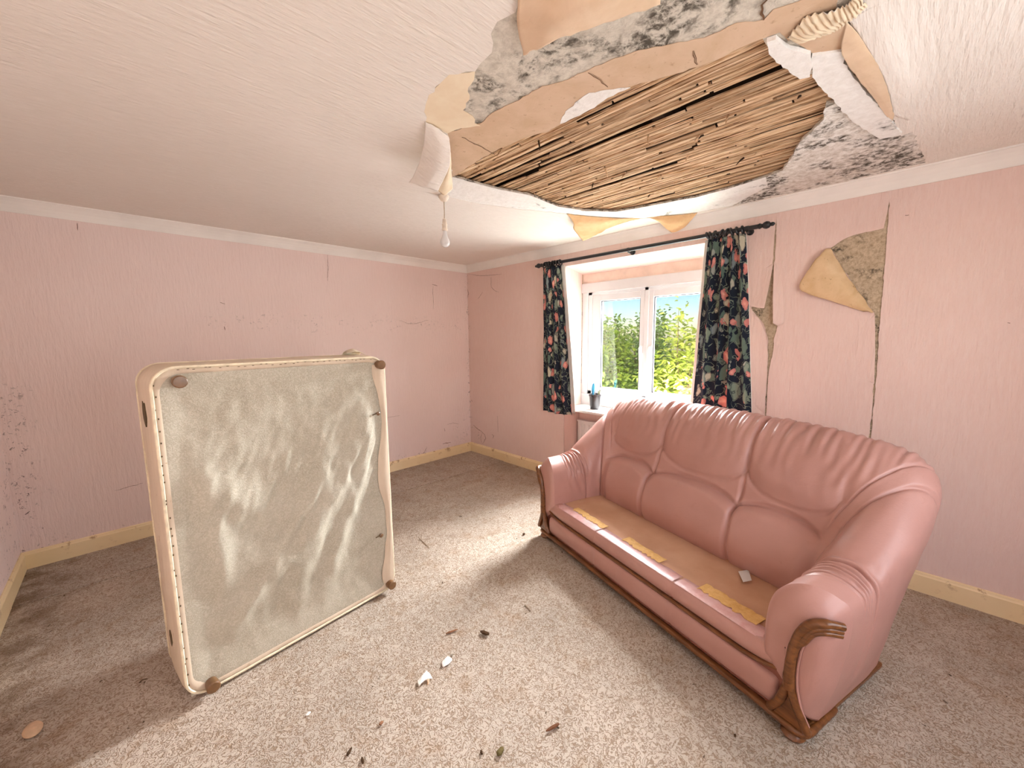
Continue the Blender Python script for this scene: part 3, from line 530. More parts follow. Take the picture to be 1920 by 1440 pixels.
# ------------------------------------------------------------------ outdoors
struct(MB().box((.5, -14, -1.3), (40, 22, -1.2)).build('ground', M_GRASS))
def leaf_mesh(L, w):
    v = [(0, 0, 0), (L * .3, w * .5, .012), (L * .7, w * .42, .006), (L, 0, -.02), (L * .7, -w * .42, .006), (L * .3, -w * .5, .012), (L * .35, 0, -.004), (L * .7, 0, -.008)]
    me = bpy.data.meshes.new('leaf'); me.from_pydata(v, [], [(0, 6, 1), (1, 6, 7, 2), (2, 7, 3), (0, 5, 6), (5, 4, 7, 6), (4, 3, 7)]); return me
LM = {}
def cg(s_): return max(-.25, min(.25, random.gauss(0, s_)))
def bush(name, label, cx, cy, rx, ry, z0, z1, mat, nbig, nsmall, L, seed, group=None):
    random.seed(seed); root = tag(empty(name, (cx, cy, -1.2)), label, 'shrub', group)
    br = MB(); tips = []
    for b_ in range(26):
        a = random.uniform(0, 2 * PI); rr = random.random() ** .5; tx, ty = math.cos(a) * rx * rr, math.sin(a) * ry * rr
        zt = (z0 + (z1 - z0) * random.uniform(.45, 1.0) * (1 - .25 * rr)) + 1.2
        p = [Vector((tx * t * (.4 + .6 * t), ty * t * (.4 + .6 * t), zt * t)) + Vector((mnoise.noise(Vector((b_, t * 2, 0))), mnoise.noise(Vector((b_, t * 2, 7))), 0)) * .12 for t in (0, .25, .5, .75, 1)]
        br.tube(p, [.03, .022, .015, .009, .004], 5); tips.append(p)
    br.build('branches', M_BARK, root)
    for kx in range(3):
        if (mat, kx) not in LM:
            me = leaf_mesh(L * (1, .8, 1.15)[kx], L * (.5, .45, .55)[kx]); me.materials.append(mat); LM[(mat, kx)] = me
    def pos():
        p = random.choice(tips); t = random.uniform(.3, 1.0); i = min(3, int(t * 4)); q = p[i].lerp(p[i + 1], t * 4 - i)
        return q + Vector((cg(.15), cg(.15), cg(.12)))
    for i in range(nbig):
        for _ in range(6):
            q = pos()
            if q.x < rx * .1 and q.z - 1.2 > z0 - .2: break
        o = link('leaf', LM[(mat, i % 3)], None, root); o.location = q + Vector((-.12, 0, 0))
        o.rotation_euler = (random.uniform(-.7, .7), random.uniform(-.6, .8), random.uniform(0, 2 * PI))
    v, f = [], []; base = leaf_mesh(L, L * .5); bv = [x_.co.copy() for x_ in base.vertices]; bf = [tuple(p_.vertices) for p_ in base.polygons]
    for i in range(nsmall):
        q = pos(); M = Matrix.Rotation(random.uniform(0, 2 * PI), 3, 'Z') @ Matrix.Rotation(random.uniform(-.6, .8), 3, 'Y') @ Matrix.Rotation(random.uniform(-.7, .7), 3, 'X'); s_ = random.uniform(.7, 1.15); n0 = len(v)
        v += [q + M @ (c_ * s_) for c_ in bv]; f += [tuple(n0 + j for j in t) for t in bf]
    o = mk('foliage', v, f, mat, root); o['kind'] = 'stuff'
bush('garden_shrub', 'bright yellow-green leafy shrub outside the left window pane', 3.95, .50, .75, .66, -.4, 2.22, M_LEAFY, 150, 7600, .13, 3)
bush('garden_shrub', 'yellow-green leafy shrub outside the right window pane', 4.0, -1.28, .75, .68, -.4, 2.3, M_LEAFY, 150, 7600, .13, 4)
bush('garden_tree', 'tall darker green tree rising behind the yellow-green shrubs outside', 6.7, .95, .9, 1.1, 0, 2.95, M_LEAFG, 90, 6400, .13, 5)
bush('garden_tree', 'green tree behind the right window pane, its top against the sky', 6.8, -1.75, .9, 1.2, 0, 2.95, M_LEAFG, 60, 6400, .13, 7)

# ------------------------------------------------------------------ sofa
SU, SV = Vector((-.285957, -.958242, 0)), Vector((.958242, -.285957, 0))
sofa = tag(empty('sofa', (-1.0669, -2.28032, 0), math.atan2(SU.y, SU.x)), 'pink leather three-seat sofa with carved brown wood trim and its seat cushions missing', 'sofa')
CX = .91
ARM = [(.765, .27), (.762, .36), (.766, .44), (.775, .505), (.795, .56), (.835, .605), (.895, .63), (.965, .612), (1.005, .545), (.985, .30), (.935, .065)]
def arm(V, dz, dxs=0, lead=0):
    out = []
    for i, (x, z) in enumerate(ARM):
        lift = dz * max(0, min(1, (z - .4) / .2)) if i < 9 else 0
        out.append((x + dxs * (1 if 3 < i < 10 else 0), V + lead * (0, 0, 0, 0, .005, .015, .035, .07, .10, .10, .085)[i], z + lift))
    return out
ST = [arm(-.025, 0, 0, 1), arm(.09, .0, 0, .6), arm(.20, .008, .003), arm(.31, .05, .008),
      [(.75, .40, .27), (.745, .395, .42), (.758, .41, .55), (.785, .445, .64), (.815, .485, .74), (.87, .545, .845), (.955, .63, .91), (1.015, .70, .87), (1.02, .72, .74), (.96, .69, .40), (.92, .63, .065)],
      [(.66, .44, .27), (.655, .405, .42), (.665, .45, .565), (.69, .505, .655), (.725, .55, .78), (.80, .63, .93), (.88, .755, 1.01), (.925, .85, .965), (.925, .865, .82), (.87, .745, .45), (.83, .67, .065)],
      [(.50, .45, .27), (.50, .405, .42), (.50, .45, .575), (.51, .515, .665), (.53, .56, .805), (.57, .64, .965), (.62, .76, 1.055), (.64, .87, 1.01), (.64, .86, .85), (.62, .745, .45), (.60, .67, .065)],
      [(.25, .45, .27), (.25, .40, .42), (.25, .45, .58), (.25, .52, .67), (.25, .565, .815), (.25, .64, .98), (.27, .765, 1.068), (.27, .875, 1.02), (.27, .862, .85), (.27, .745, .45), (.27, .67, .065)],
      [(0, .45, .27), (0, .40, .42), (0, .45, .58), (0, .52, .67), (0, .565, .82), (0, .64, .985), (0, .765, 1.072), (0, .875, 1.022), (0, .862, .85), (0, .745, .45), (0, .67, .065)]]
STA = [[(CX - x, y, z) for x, y, z in s] for s in ST] + [[(CX + x, y, z) for x, y, z in s] for s in ST[-2::-1]]
STA = [[Vector(p) for p in s] for s in STA]; NS = len(STA) - 1; NTc = len(STA[0]) - 1
def surf(s, t):
    i = min(int(s), NS - 1); fs = s - i; j = min(int(t), NTc - 1); ft = t - j; col = []
    for a in range(i - 1, i + 3):
        S = STA[max(0, min(NS, a))]; col.append(cr(S[max(j - 1, 0)], S[j], S[j + 1], S[min(j + 2, NTc)], ft))
    return cr(*col, fs)
def gs(x, w): return math.exp(-(x / w) ** 2)
def sst(a, b, x):
    t = max(0, min(1, (x - a) / (b - a))); return t * t * (3 - 2 * t)
SEGS = ((.16, .605), (.605, 1.215), (1.215, 1.66))
def arch(U):
    for a, b in SEGS:
        if a <= U <= b: w = (U - a) / (b - a); return max(0, 1 - (2 * w - 1) ** 2) ** .55
    return 0
def arms_s(s): return min(s, NS - s)            # 0 at an arm's front, 8 at the middle of the back
def disp(s, t, P):
    U = P.x; q = arms_s(s); d = 0
    back = sst(4.3, 5.0, q)
    if back > 0:
        ts = 2.25 + .72 * arch(U); tu = 4.15 - .95 * arch(U) ** .8
        inner = sst(0, .4, t)
        d += back * (.030 * sst(0, .75, ts - t) * inner if t < ts else 0)
        d -= back * .020 * gs(t - ts, .09)
        for us in (.605, 1.215):
            lean = us + .02 * (t - 2.2) * (1 if us < CX else -1) * .2
            if t < ts + .1: d -= back * .020 * gs(U - lean, .014) * inner
            elif t < 7.8: d -= back * .016 * gs(U - lean, .012) * sst(7.8, 7.0, t)
            if t >= tu: d -= back * .007 * gs(U - lean, .05) * sst(8, 6.5, t)
        if t > tu: d += back * .020 * sst(0, .8, t - tu) * sst(8.2, 6.8, t)
        d -= back * .012 * gs(t - tu, .06)
        # gathers over the top roll
        wv = math.sin(U * 96 + 3 * mnoise.noise(Vector((U * 9, 0, 0))) + t * .35) * (.55 + .45 * mnoise.noise(Vector((U * 14, 3, t * .3))))
        wv += .5 * math.sin(U * 171 + 2.1 * t + 4 * mnoise.noise(Vector((U * 7, 5, 0))))
        d += back * .0060 * wv * sst(4.6, 5.6, t) * sst(7.9, 6.6, t)
        d += back * .0022 * math.sin(U * 88 + 5 * mnoise.noise(Vector((U * 6, t, 2)))) * sst(3.6, 5, t) * sst(7, 5.5, t)
    # seams where arm, shoulder and back panels meet
    for qs, t0, am in ((2.62, -1, .013), (4.02, -1, .013), (4.62, 3.0, .010)):
        d -= am * gs(q - qs - .06 * math.sin(t), .045) * sst(t0, t0 + .8, t) * sst(9.5, 7.5, t)
    shoulder = sst(2.7, 3.2, q) * sst(4.9, 4.3, q)
    d += .012 * shoulder * abs(math.sin(PI * (q - 2.62) / 1.4)) * sst(1, 3, t) * sst(8.5, 7, t)
    # creases across the arm
    arm_ = sst(.9, 1.6, q) * sst(3.2, 2.6, q)
    d += .0060 * arm_ * math.sin(q * 21 + 3 * mnoise.noise(Vector((q * 3, t * .8, s)))) * sst(2.0, 4, t) * sst(8.4, 7, t)
    d += .004 * arm_ * math.sin(q * 9 + t * 2.4) * sst(.5, 2, t) * sst(5, 3.5, t)
    d += .003 * mnoise.noise(P * 9)
    return d
def sweep(name, s0, s1, ns, nt, mat):
    v = []; f = []
    for i in range(ns + 1):
        s = s0 + (s1 - s0) * i / ns
        for j in range(nt + 1):
            t = NTc * j / nt; P = surf(s, t); e = .01
            du = surf(min(s + e, NS), t) - surf(max(s - e, 0), t); dv = surf(s, min(t + e, NTc)) - surf(s, max(t - e, 0)); n = du.cross(dv)
            n = n.normalized() if n.length > 1e-12 else Vector((0, 0, 1)); v.append(P + n * disp(s, t, P))
    for i in range(ns):
        for j in range(nt): a = i * (nt + 1) + j; f.append((a, a + nt + 1, a + nt + 2, a + 1))
    return mk(name, v, f, mat, sofa, True)
sweep('backrest', 2.62, NS - 2.62, 460, 130, M_LEATH)
arms = []
for s_, (a, b) in ((0, (0, 2.64)), (1, (NS - 2.64, NS))): arms.append(sweep('armrest', a, b, 90, 110, M_LEATH))
# arm fronts: padded end caps
for side in (0, 1):
    s = 0 if side == 0 else NS; vs = arms[side].data.vertices; ring = [vs[j].co.copy() for j in range(111)] if side == 0 else [vs[len(vs) - 111 + j].co.copy() for j in range(111)]
    xb = CX + (-.85 if side == 0 else .85); cen = Vector((xb, .0, .36)); v = []; f = []; KR = 16
    for r_ in range(KR + 1):
        fr = 1 - (r_ / KR) ** 1.6 * .985; yc = -.046
        for p in ring: q = cen + (p - cen) * fr; q.y = yc + (p.y - yc) * fr ** 7; v.append(q)
    n_ = len(ring)
    for r_ in range(KR):
        for j in range(n_): a = r_ * n_ + j; b = r_ * n_ + (j + 1) % n_; f.append((a, b, b + n_, a + n_))
    cap = mk('arm_front', v, f, M_LEATH, arms[side], True)
    sg = -1 if side == 0 else 1; mx = lambda U, V, Z: Vector((CX + sg * (U - CX), V, Z))
    # wood trim: scroll, stem and two spreading feet
    def strip(name, pts, rads, flat=.6):
        m = MB().tube(spline([mx(*p) for p in pts], 6), [r for r, r2 in zip(rads, rads[1:] + [rads[-1]]) for _ in range(6)][: (len(pts) - 1) * 6] + [rads[-1]], 10); return m.build(name, M_WOOD, sofa, True)
    trim = strip('wood_trim', [(1.915, .005, .535), (1.885, -.04, .543), (1.845, -.055, .520), (1.812, -.055, .465), (1.794, -.055, .395), (1.788, -.055, .33), (1.786, -.055, .27), (1.788, -.052, .215)], [.014, .017, .017, .017, .018, .019, .021, .021])
    for dzz, rr in ((-.020, .011), (-.036, .010)):
        strip('reeding', [(1.912, .005, .535 + dzz), (1.883, -.042, .543 + dzz), (1.852, -.056, .522 + dzz), (1.826, -.056, .47 + dzz), (1.806, -.055, .40), (1.795, -.054, .32)], [rr, rr, rr, rr, rr * .8, .005]).parent = trim
    strip('trim_foot', [(1.790, -.052, .26), (1.800, -.052, .20), (1.825, -.05, .14), (1.858, -.046, .075)], [.014, .016, .015, .013]).parent = trim
    strip('trim_foot', [(1.783, -.052, .26), (1.772, -.052, .19), (1.752, -.05, .125), (1.720, -.046, .07)], [.014, .016, .015, .013]).parent = trim
    strip('base_rail_end', [(1.70, -.040, .047), (1.79, -.042, .047), (1.826, -.036, .047), (1.842, -.014, .047), (1.845, .04, .047), (1.843, .2, .047)], [.013, .015, .016, .016, .014, .011])
    pl = [mx(1.788, -.045, .21), mx(1.735, -.042, .06), mx(1.86, -.04, .06)]; q = [p + Vector((0, .02, 0)) for p in pl]
    mk('trim_panel', pl + q, [(0, 1, 2), (3, 5, 4), (0, 3, 4, 1), (1, 4, 5, 2), (2, 5, 3, 0)], M_WOOD, trim)
    # piping round the side panel
    pp = [(1.895, -.005, .50), (1.855, -.035, .495), (1.826, -.048, .43), (1.812, -.05, .34), (1.812, -.05, .25), (1.830, -.048, .165), (1.856, -.038, .10)]
    MB().tube(spline([mx(*p) for p in pp], 8), .0045, 6).build('piping', M_LEATH, arms[side], True)
# seat deck, front pads, strips
def pad2(name, prof, U0, U1, lift, creases=True):
    """a long cushion-like pad: profile (V, Z) swept along U, its ends swept up as lift says"""
    P = spline([(a, b, 0) for a, b in prof], 5); nu = 120; v = []; f = []; n = len(P)
    for i in range(nu + 1):
        w = i / nu; U = U0 + (U1 - U0) * w; up = lift(U); e = 1 - min(1, min(w, 1 - w) / .02)
        for k_, p in enumerate(P):
            c_ = sum(.007 * gs(U - us, .006) for us in (.605, 1.215)) if creases else 0
            v.append((U, p.x + c_ + .012 * e * e, p.y + up * (1 - .0 * k_) - (.004 * e * e if k_ > n / 2 else 0)))
    for i in range(nu):
        for j in range(n - 1): a = i * n + j; f.append((a, a + 1, a + n + 1, a + n))
    f += [tuple(range(n))[::-1], tuple(nu * n + j for j in range(n))]
    return mk(name, v, f, M_LEATH, sofa, True)
lf = lambda U: .060 * max(0, (abs(U - CX) - .66) / .22) ** 2
pad2('front_pad', [(.03, .215), (-.02, .222), (-.038, .25), (-.036, .28), (-.022, .302), (0, .306), (.04, .305)], .075, 1.745, lambda U: lf(U) * .55)
pad2('front_pad', [(.03, .075), (-.02, .075), (-.040, .095), (-.044, .14), (-.038, .18), (-.02, .20), (.03, .203)], .085, 1.735, lambda U: 0)
MB().tube([(U, -.028, .211 + lf(U)) for U in [.055 + 1.71 * i / 40 for i in range(41)]], .010, 8).build('rail', M_WOOD, sofa, True)
bevel(MB().box((-.005, -.050, .034), (1.825, -.015, .060)).build('base_rail', M_WOOD, sofa), .012, 3)
m = MB().box((-.012, -.02, .03), (.03, .66, .06)); m.box((1.79, -.02, .03), (1.842, .65, .06)); m.box((0, .61, .03), (1.82, .65, .06)); bevel(m.build('plinth', M_WOOD, sofa), .01)
MB().box((.03, -.02, .06), (1.79, .68, .25)).build('inner_frame', M_SEAM, sofa)
# the deck: a slightly sagging canvas
v = []; f = []
for i in range(61):
    for j in range(21):
        U = .10 + 1.62 * i / 60; V = .03 + .45 * j / 20; v.append((U, V, .3045 - .012 * math.sin(PI * i / 60) * math.sin(PI * min(1, j / 18)) + .003 * mnoise.noise(Vector((U * 5, V * 5, 0)))))
for i in range(60):
    for j in range(20): a = i * 21 + j; f.append((a, a + 21, a + 22, a + 1))
deck = mk('seat_deck', v, f, M_CANV, sofa, True)
for a, b in ((.105, .60), (.612, 1.208), (1.222, 1.715)):
    v = []; f = []; n = 30
    for i in range(n + 1):
        U = a + (b - a) * i / n; ed = .065 + .010 * mnoise.noise(Vector((U * 9, 1, 0))) + .004 * mnoise.noise(Vector((U * 60, 1, 0)))
        for V, z in ((-.018, .307), (0, .311), (ed * .6, .309), (ed, .308), (ed, .302)): v.append((U, V, z))
    for i in range(n):
        for j in range(4): q = i * 5 + j; f.append((q, q + 5, q + 6, q + 1))
    mk('leather_strip', v, f, M_STRIP, sofa, True)
random.seed(5)
for (a, b, V0, V1) in ((.27, .60, .062, .10), (.77, 1.06, .07, .115), (1.31, 1.60, .062, .118)):
    top = [(a + (b - a) * i / 14, V1 + random.uniform(-.006, .006)) for i in range(15)]; bot = [(b - (b - a) * i / 22, V0 - .012 + random.uniform(-.012, .008)) for i in range(23)]
    sheet('tape_strip', [top + bot], lambda p, d: (p[0], p[1], .3115 - d), .002, M_TAPE, sofa)
sheet('tape_strip', [[(1.232,0.433),(1.289,0.45),(1.324,0.431),(1.325,0.411),(1.263,0.404)]], lambda p, d: (p[0], p[1], .312 - d), .003, M_TAPE, sofa)
lab = sheet('sewn_tag', [[(1.329,0.348),(1.346,0.409),(1.409,0.333),(1.396,0.282)]], lambda p, d: (p[0], p[1], .318 - d), .002, M_WHITE, sofa); lab['label'] = 'small white fabric tag'
sheet('sewn_tag', [[(1.301,0.45),(1.336,0.441),(1.357,0.41),(1.35,0.398),(1.31,0.425)]], lambda p, d: (p[0], p[1], .316 - d), .002, M_WHITE, sofa)
for fx, fy in ((1.80, -.02), (.02, -.02), (1.78, .62), (.04, .62)):
    MB().lathe([(.022, 0), (.036, .004), (.042, .016), (.036, .028), (.028, .034)], (fx, fy, 0)).build('foot', M_WOOD, sofa, True)

# ------------------------------------------------------------------ divan base standing on its side
DT = Vector((.994933, .100543, 0)); div = tag(empty('divan_bed_base', (-3.235553, -2.121215, 0), math.atan2(DT.y, DT.x)), 'cream divan bed base standing upright on its side, grey underside cloth facing out', 'bed base')
W0, W1, Z0, Z1, TH, RC = -.045, .998, .012, 1.468, .30, .085
def rrect(ins, n=10):
    out = []; a0, a1, b0, b1, r = W0 + ins, W1 - ins, Z0 + ins, Z1 - ins, max(RC - ins * .7, .012)
    for cx, cz, st in ((a1 - r, b0 + r, -PI / 2), (a1 - r, b1 - r, 0), (a0 + r, b1 - r, PI / 2), (a0 + r, b0 + r, PI)):
        for i in range(n + 1): a = st + PI / 2 * i / n; out.append((cx + r * math.cos(a), cz + r * math.sin(a)))
    res = []
    for i, p in enumerate(out):
        q = out[(i + 1) % len(out)]; L = math.hypot(q[0] - p[0], q[1] - p[1]); kk = max(1, int(L / .03))
        for j in range(kk): res.append((p[0] + (q[0] - p[0]) * j / kk, p[1] + (q[1] - p[1]) * j / kk))
    return res
base = rrect(0); nb = len(base); cenx, cenz = (W0 + W1) / 2, (Z0 + Z1) / 2
def inset(p, d):
    dx, dz = p[0] - cenx, p[1] - cenz; hx, hz = (W1 - W0) / 2, (Z1 - Z0) / 2; return (cenx + dx * (1 - d / hx), cenz + dz * (1 - d / hz))
prof = [(.045, .016), (.030, .004), (.016, -.002), (.006, .004), (0, .014), (-.004, .05), (-.006, .11), (-.005, .18), (-.003, .24), (0, .275), (.006, .292), (.02, .300), (.06, .303), (.2, .306), (.45, .306)]
v = []; f = []
for ins, y in prof:
    for p in base:
        x_, z_ = inset(p, ins); wv = .004 * mnoise.noise(Vector((x_ * 7, y * 12, z_ * 7))); v.append((x_ + wv, y + wv * .5, max(.003, z_ + wv)))
for i in range(len(prof) - 1):
    for j in range(nb): a = i * nb + j; b = i * nb + (j + 1) % nb; f.append((a, b, b + nb, a + nb))
f.append(tuple((len(prof) - 1) * nb + j for j in range(nb)))
mk('border', v, f, M_TICK, div, True)
# underside cloth, wrinkled, with a slack sag and diagonal folds
v = []; f = []; nx, nz = 90, 130
cl = lambda x, a, b: max(a, min(b, x))
for i in range(nx + 1):
    for j in range(nz + 1):
        a, b = i / nx, j / nz; x_ = W0 + .018 + (W1 - W0 - .040) * a; z_ = Z0 + .014 + (Z1 - Z0 - .048) * b
        x_ += .022 * (1 - 4 * (b - .5) ** 2) * -(a - .5) * .5
        e = min(1, min(a, 1 - a, b, 1 - b) * 9); e = e * e * (3 - 2 * e)
        d1 = a * .8 + b * .9                                    # folds fan out from the lower left corner to upper right
        fold = .0
        fold += .010 * gs((b - .10) - (a - .08) * .62, .040) * sst(.08, .3, a) * sst(.8, .5, a)
        fold += .008 * gs((b - .06) - (a - .08) * .95, .030) * sst(.08, .3, a) * sst(.75, .5, a)
        fold += .022 * gs((b - .36) - (a - .55) * 1.15, .115) * sst(.35, .6, a) * sst(1.0, .85, a)
        fold += .016 * gs((b - .38) - (a - .74) * 1.5, .085) * sst(.5, .7, a) * sst(1.0, .88, a)
        fold += .014 * gs(a - .13 - .03 * math.sin(b * 5), .045) * sst(.92, .6, b) * sst(.2, .4, b)
        fold += .018 * gs((b - .60) - (a - .20) * -.5, .07) * gs(a - .27, .13)
        fold -= .014 * gs(a - .33, .08) * gs(b - .50, .07)
        fold += .014 * gs((b - .33) + (a - .35) * .15, .06) * gs(a - .33, .16)
        fold += .016 * gs((a - .60) - (b - .6) * .5, .07) * gs(b - .60, .12)
        fold += .010 * gs((b - .98) + (1 - a) * .55, .05) * sst(.55, .9, a)
        fold += .006 * mnoise.noise(Vector((a * 30 - b * 18, b * 12 + a * 6, 7))) * gs(b - .6, .2)
        fold += .005 * mnoise.noise(Vector((a * 7, b * 7, 1))) + .003 * mnoise.noise(Vector((a * 18, b * 18, 4)))
        v.append((x_, .004 + .014 * e - fold * e * 1.7, z_))
for i in range(nx):
    for j in range(nz): a = i * (nz + 1) + j; f.append((a, a + nz + 1, a + nz + 2, a + 1))
mk('underside_cloth', v, f, M_CLOTH, div, True)
pe = [inset(p, .006) for p in base]
MB().tube([(x_, -.001 + .003 * mnoise.noise(Vector((x_ * 9, z_ * 9, 0))), max(.008, z_)) for x_, z_ in pe + pe[:1]], .006, 6, False).build('piping', M_PIPE, div, True)
pe = [inset(p, .002) for p in base]
MB().tube([(x_, TH - .008, max(.008, z_)) for x_, z_ in pe + pe[:1]], .006, 6, False).build('piping', M_PIPE, div, True)
# hem of the border folded onto the face along the free edge
v = []; f = []
for i in range(41):
    z_ = Z0 + .05 + (Z1 - Z0 - .10) * i / 40; wdt = .052 + .022 * math.sin(i * .33 + 1.0) + .012 * mnoise.noise(Vector((i * .3, 0, 0)))
    for j in range(7): a = j / 6; v.append((W1 - .006 - wdt * a, -.006 + .008 * a - .006 * math.sin(PI * a), z_))
for i in range(40):
    for j in range(6): q = i * 7 + j; f.append((q, q + 1, q + 8, q + 7))
mk('hem', v, f, M_TICK, div, True)
m = MB(); random.seed(3)
for i in range(30):
    z_ = Z0 + .09 + (Z1 - Z0 - .18) * i / 29 + random.uniform(-.02, .02); x_ = W0 + .012 + random.uniform(-.003, .006); m.box((x_ - .002, -.005, z_ - .003), (x_ + .002, -.0005, z_ + .003))
for i in range(30):
    x_ = W0 + .09 + (W1 - W0 - .18) * i / 29 + random.uniform(-.01, .01); z_ = Z1 - .014 + random.uniform(-.004, .003); m.box((x_ - .004, -.004, z_ - .0012), (x_ + .004, -.0005, z_ + .0012))
o = m.build('staples', M_HOLE, div); o['kind'] = 'stuff'
for p in ((.045, 1.405), (.955, 1.418), (.045, .045), (.955, .05)):
    zc = p[1]; m = MB(); m.lathe([(.019, .004), (.022, -.004), (.026, -.036), (.026, -.052), (.022, -.056), (.008, -.057)], (p[0], .012, zc), 'Y', 14); m.build('leg', M_CASTOR, div, True)
for x_, z_ in [(0.9332,1.132),(0.9125,0.385)]:
    MB().lathe([(.004, .004), (.004, -.008), (.011, -.010), (.012, -.014), (.006, -.018)], (x_, 0, z_), 'Y', 12).build('stud', M_CASTOR, div, True)
    MB().tube([(x_ - .004, -.002, z_), (x_ - .03, -.001, z_ - .006)], .003, 5).build('stud_tie', M_HOLE, div)
for yy, zz, s_ in ((.12, 1.27, .055), (.15, .25, .042)):
    pts = [(yy + s_ * .6 * math.cos(a) * (.7 + .5 * random.random()), zz + s_ * math.sin(a) * (.7 + .5 * random.random())) for a in [2 * PI * i / 11 for i in range(11)]]
    sheet('torn_patch', [pts], lambda p, d: (W0 - .0075 + d, p[0], p[1]), .004, M_HOLE, div)
patch('torn_flap', [[(.84, .20, Z1), (.90, .21, Z1 + .004), (.97, .22, Z1)], [(.85, .17, Z1 + .028), (.90, .18, Z1 + .040), (.96, .19, Z1 + .014)], [(.83, .12, Z1 + .018), (.90, .13, Z1 + .026), (.96, .14, Z1 + .006)]], (M_TICK, M_PIPE), div, n=5, face=(0, -1, 1))

# ------------------------------------------------------------------ curtain pole, rings, curtains
PX_, PZ_ = -.09, 2.322
pole = tag(empty('curtain_pole', (PX_, -2.39, PZ_)), 'black metal curtain pole with turned finials above the window', 'curtain pole')
MB().tube([(0, 1.02, 0), (0, -1.02, 0)], .0155, 14).build('rod', M_BLACK, pole, True)
for sg in (1, -1):
    MB().lathe([(.013, 0), (.019, .004), (.019, .012), (.012, .018), (.012, .024), (.021, .034), (.026, .05), (.021, .066), (.011, .074), (.014, .082), (.012, .092), (.004, .10)] if sg > 0 else [(.013, 0), (.019, -.004), (.019, -.012), (.012, -.018), (.012, -.024), (.021, -.034), (.026, -.05), (.021, -.066), (.011, -.074), (.014, -.082), (.012, -.092), (.004, -.10)], (0, 1.0 * sg, 0), 'Y', 16).build('finial', M_BLACK, pole, True)
for by in (.0, .93, -.93):
    m = MB().tube([(.085, by, -.01), (.03, by, -.024), (0, by, -.017)], .008, 8); m.lathe([(.024, 0), (.024, .008), (.014, .012)], (.078, by, -.01), 'X', 14); m.tube([(0, by - .01, .0), (0, by + .01, 0)], .018, 14); m.build('bracket', M_BLACK, pole, True)
def ring(y, tilt, par):
    m = MB(); pts = [(.026 * math.cos(a), math.sin(tilt) * .026 * math.sin(a), .026 * math.sin(a) - .005) for a in [2 * PI * i / 16 for i in range(17)]]
    m.tube([(PX_ + p[0] - par.location.x, y + p[1] - par.location.y, PZ_ + p[2] - par.location.z) for p in pts], .007, 6, False); return m.build('ring', M_BLACK, par, True)
def curtain(label, ytop, ybot, ztop, zbot, nf, amp, lin_side, seed, rings):
    root = tag(empty('curtain', (PX_, (ytop[0] + ytop[1]) / 2, zbot)), label, 'curtain', 'floral curtains at the window')
    random.seed(seed); nu, nv = 120, 60; v = []; f = []; uv = []; back = []
    for j in range(nv + 1):
        b = j / nv; z = ztop + (zbot - ztop) * b; y0 = ytop[0] + (ybot[0] - ytop[0]) * b ** .9; y1 = ytop[1] + (ybot[1] - ytop[1]) * b ** .9
        for i in range(nu + 1):
            a = i / nu; ph = nf * 2 * PI * (a + .02 * math.sin(b * 3 + a * 9)); A = amp * (.55 + .45 * b) * (.75 + .35 * mnoise.noise(Vector((a * 4, b * 1.2, seed))))
            x_ = A * math.sin(ph) + .007 * mnoise.noise(Vector((a * 8, b * 6, seed))); y_ = y0 + (y1 - y0) * a + .4 * A * math.cos(ph) * (1 - abs(2 * a - 1) ** 4)
            v.append((x_ - .005, y_ - root.location.y, z - zbot + .006 * math.sin(a * 7 + seed) * b)); uv.append((a * nf * .145 + seed, b * (ztop - zbot)))
    for j in range(nv):
        for i in range(nu): a = j * (nu + 1) + i; f.append((a, a + 1, a + nu + 2, a + nu + 1))
    o = mk('fabric', v, f, M_CURT, root, True)
    ul = o.data.uv_layers.new(name='UVMap')
    for l in o.data.loops: ul.data[l.index].uv = uv[l.vertex_index]
    s = o.modifiers.new('thickness', 'SOLIDIFY'); s.thickness = .002; s.offset = 0
    v2 = [(x_ + .011, y_, z_ + .015 * (1 - z_ / (ztop - zbot))) for x_, y_, z_ in v]
    ext = (lin_side) * .03
    v2 = [(x_ + .012 * abs(ext) / .03 * max(0, (i % (nu + 1)) / nu - .9 if ext < 0 else .1 - (i % (nu + 1)) / nu) * 10, y_ + ext * max(0, ((i % (nu + 1)) / nu - .88 if ext < 0 else .12 - (i % (nu + 1)) / nu)) * 8, z_) for i, (x_, y_, z_) in enumerate(v2)]
    ln = mk('lining', v2, f, M_LIN, root, True); s = ln.modifiers.new('thickness', 'SOLIDIFY'); s.thickness = .0015
    # header tape
    for q in range(rings):
        y_ = ytop[0] + (ytop[1] - ytop[0]) * (q + .5) / rings; rg = ring(y_, random.uniform(-.5, .5), root); 
        MB().tube([(0, y_ - root.location.y, PZ_ - .03 - zbot), (0, y_ - root.location.y, ztop - zbot + .002)], .003, 5).build('hook', M_BLACK, root)
    for yb, side in rings_extra.get(seed, ()): ring(yb, .4 * side, root)
    return root
rings_extra = {1: [(-1.47, 1)], 2: [(-3.055, 1), (-3.10, -1)]}
curtain('dark floral curtain with pink flowers at the corner side of the window', (-1.408, -1.650), (-1.405, -1.80), 2.290, .755, 3.6, .026, -1, 1, 7)
curtain('dark floral curtain with pink flowers nearer the torn wallpaper, behind the sofa', (-3.060, -3.310), (-2.985, -3.435), 2.292, .74, 4.2, .036, 1, 2, 7)

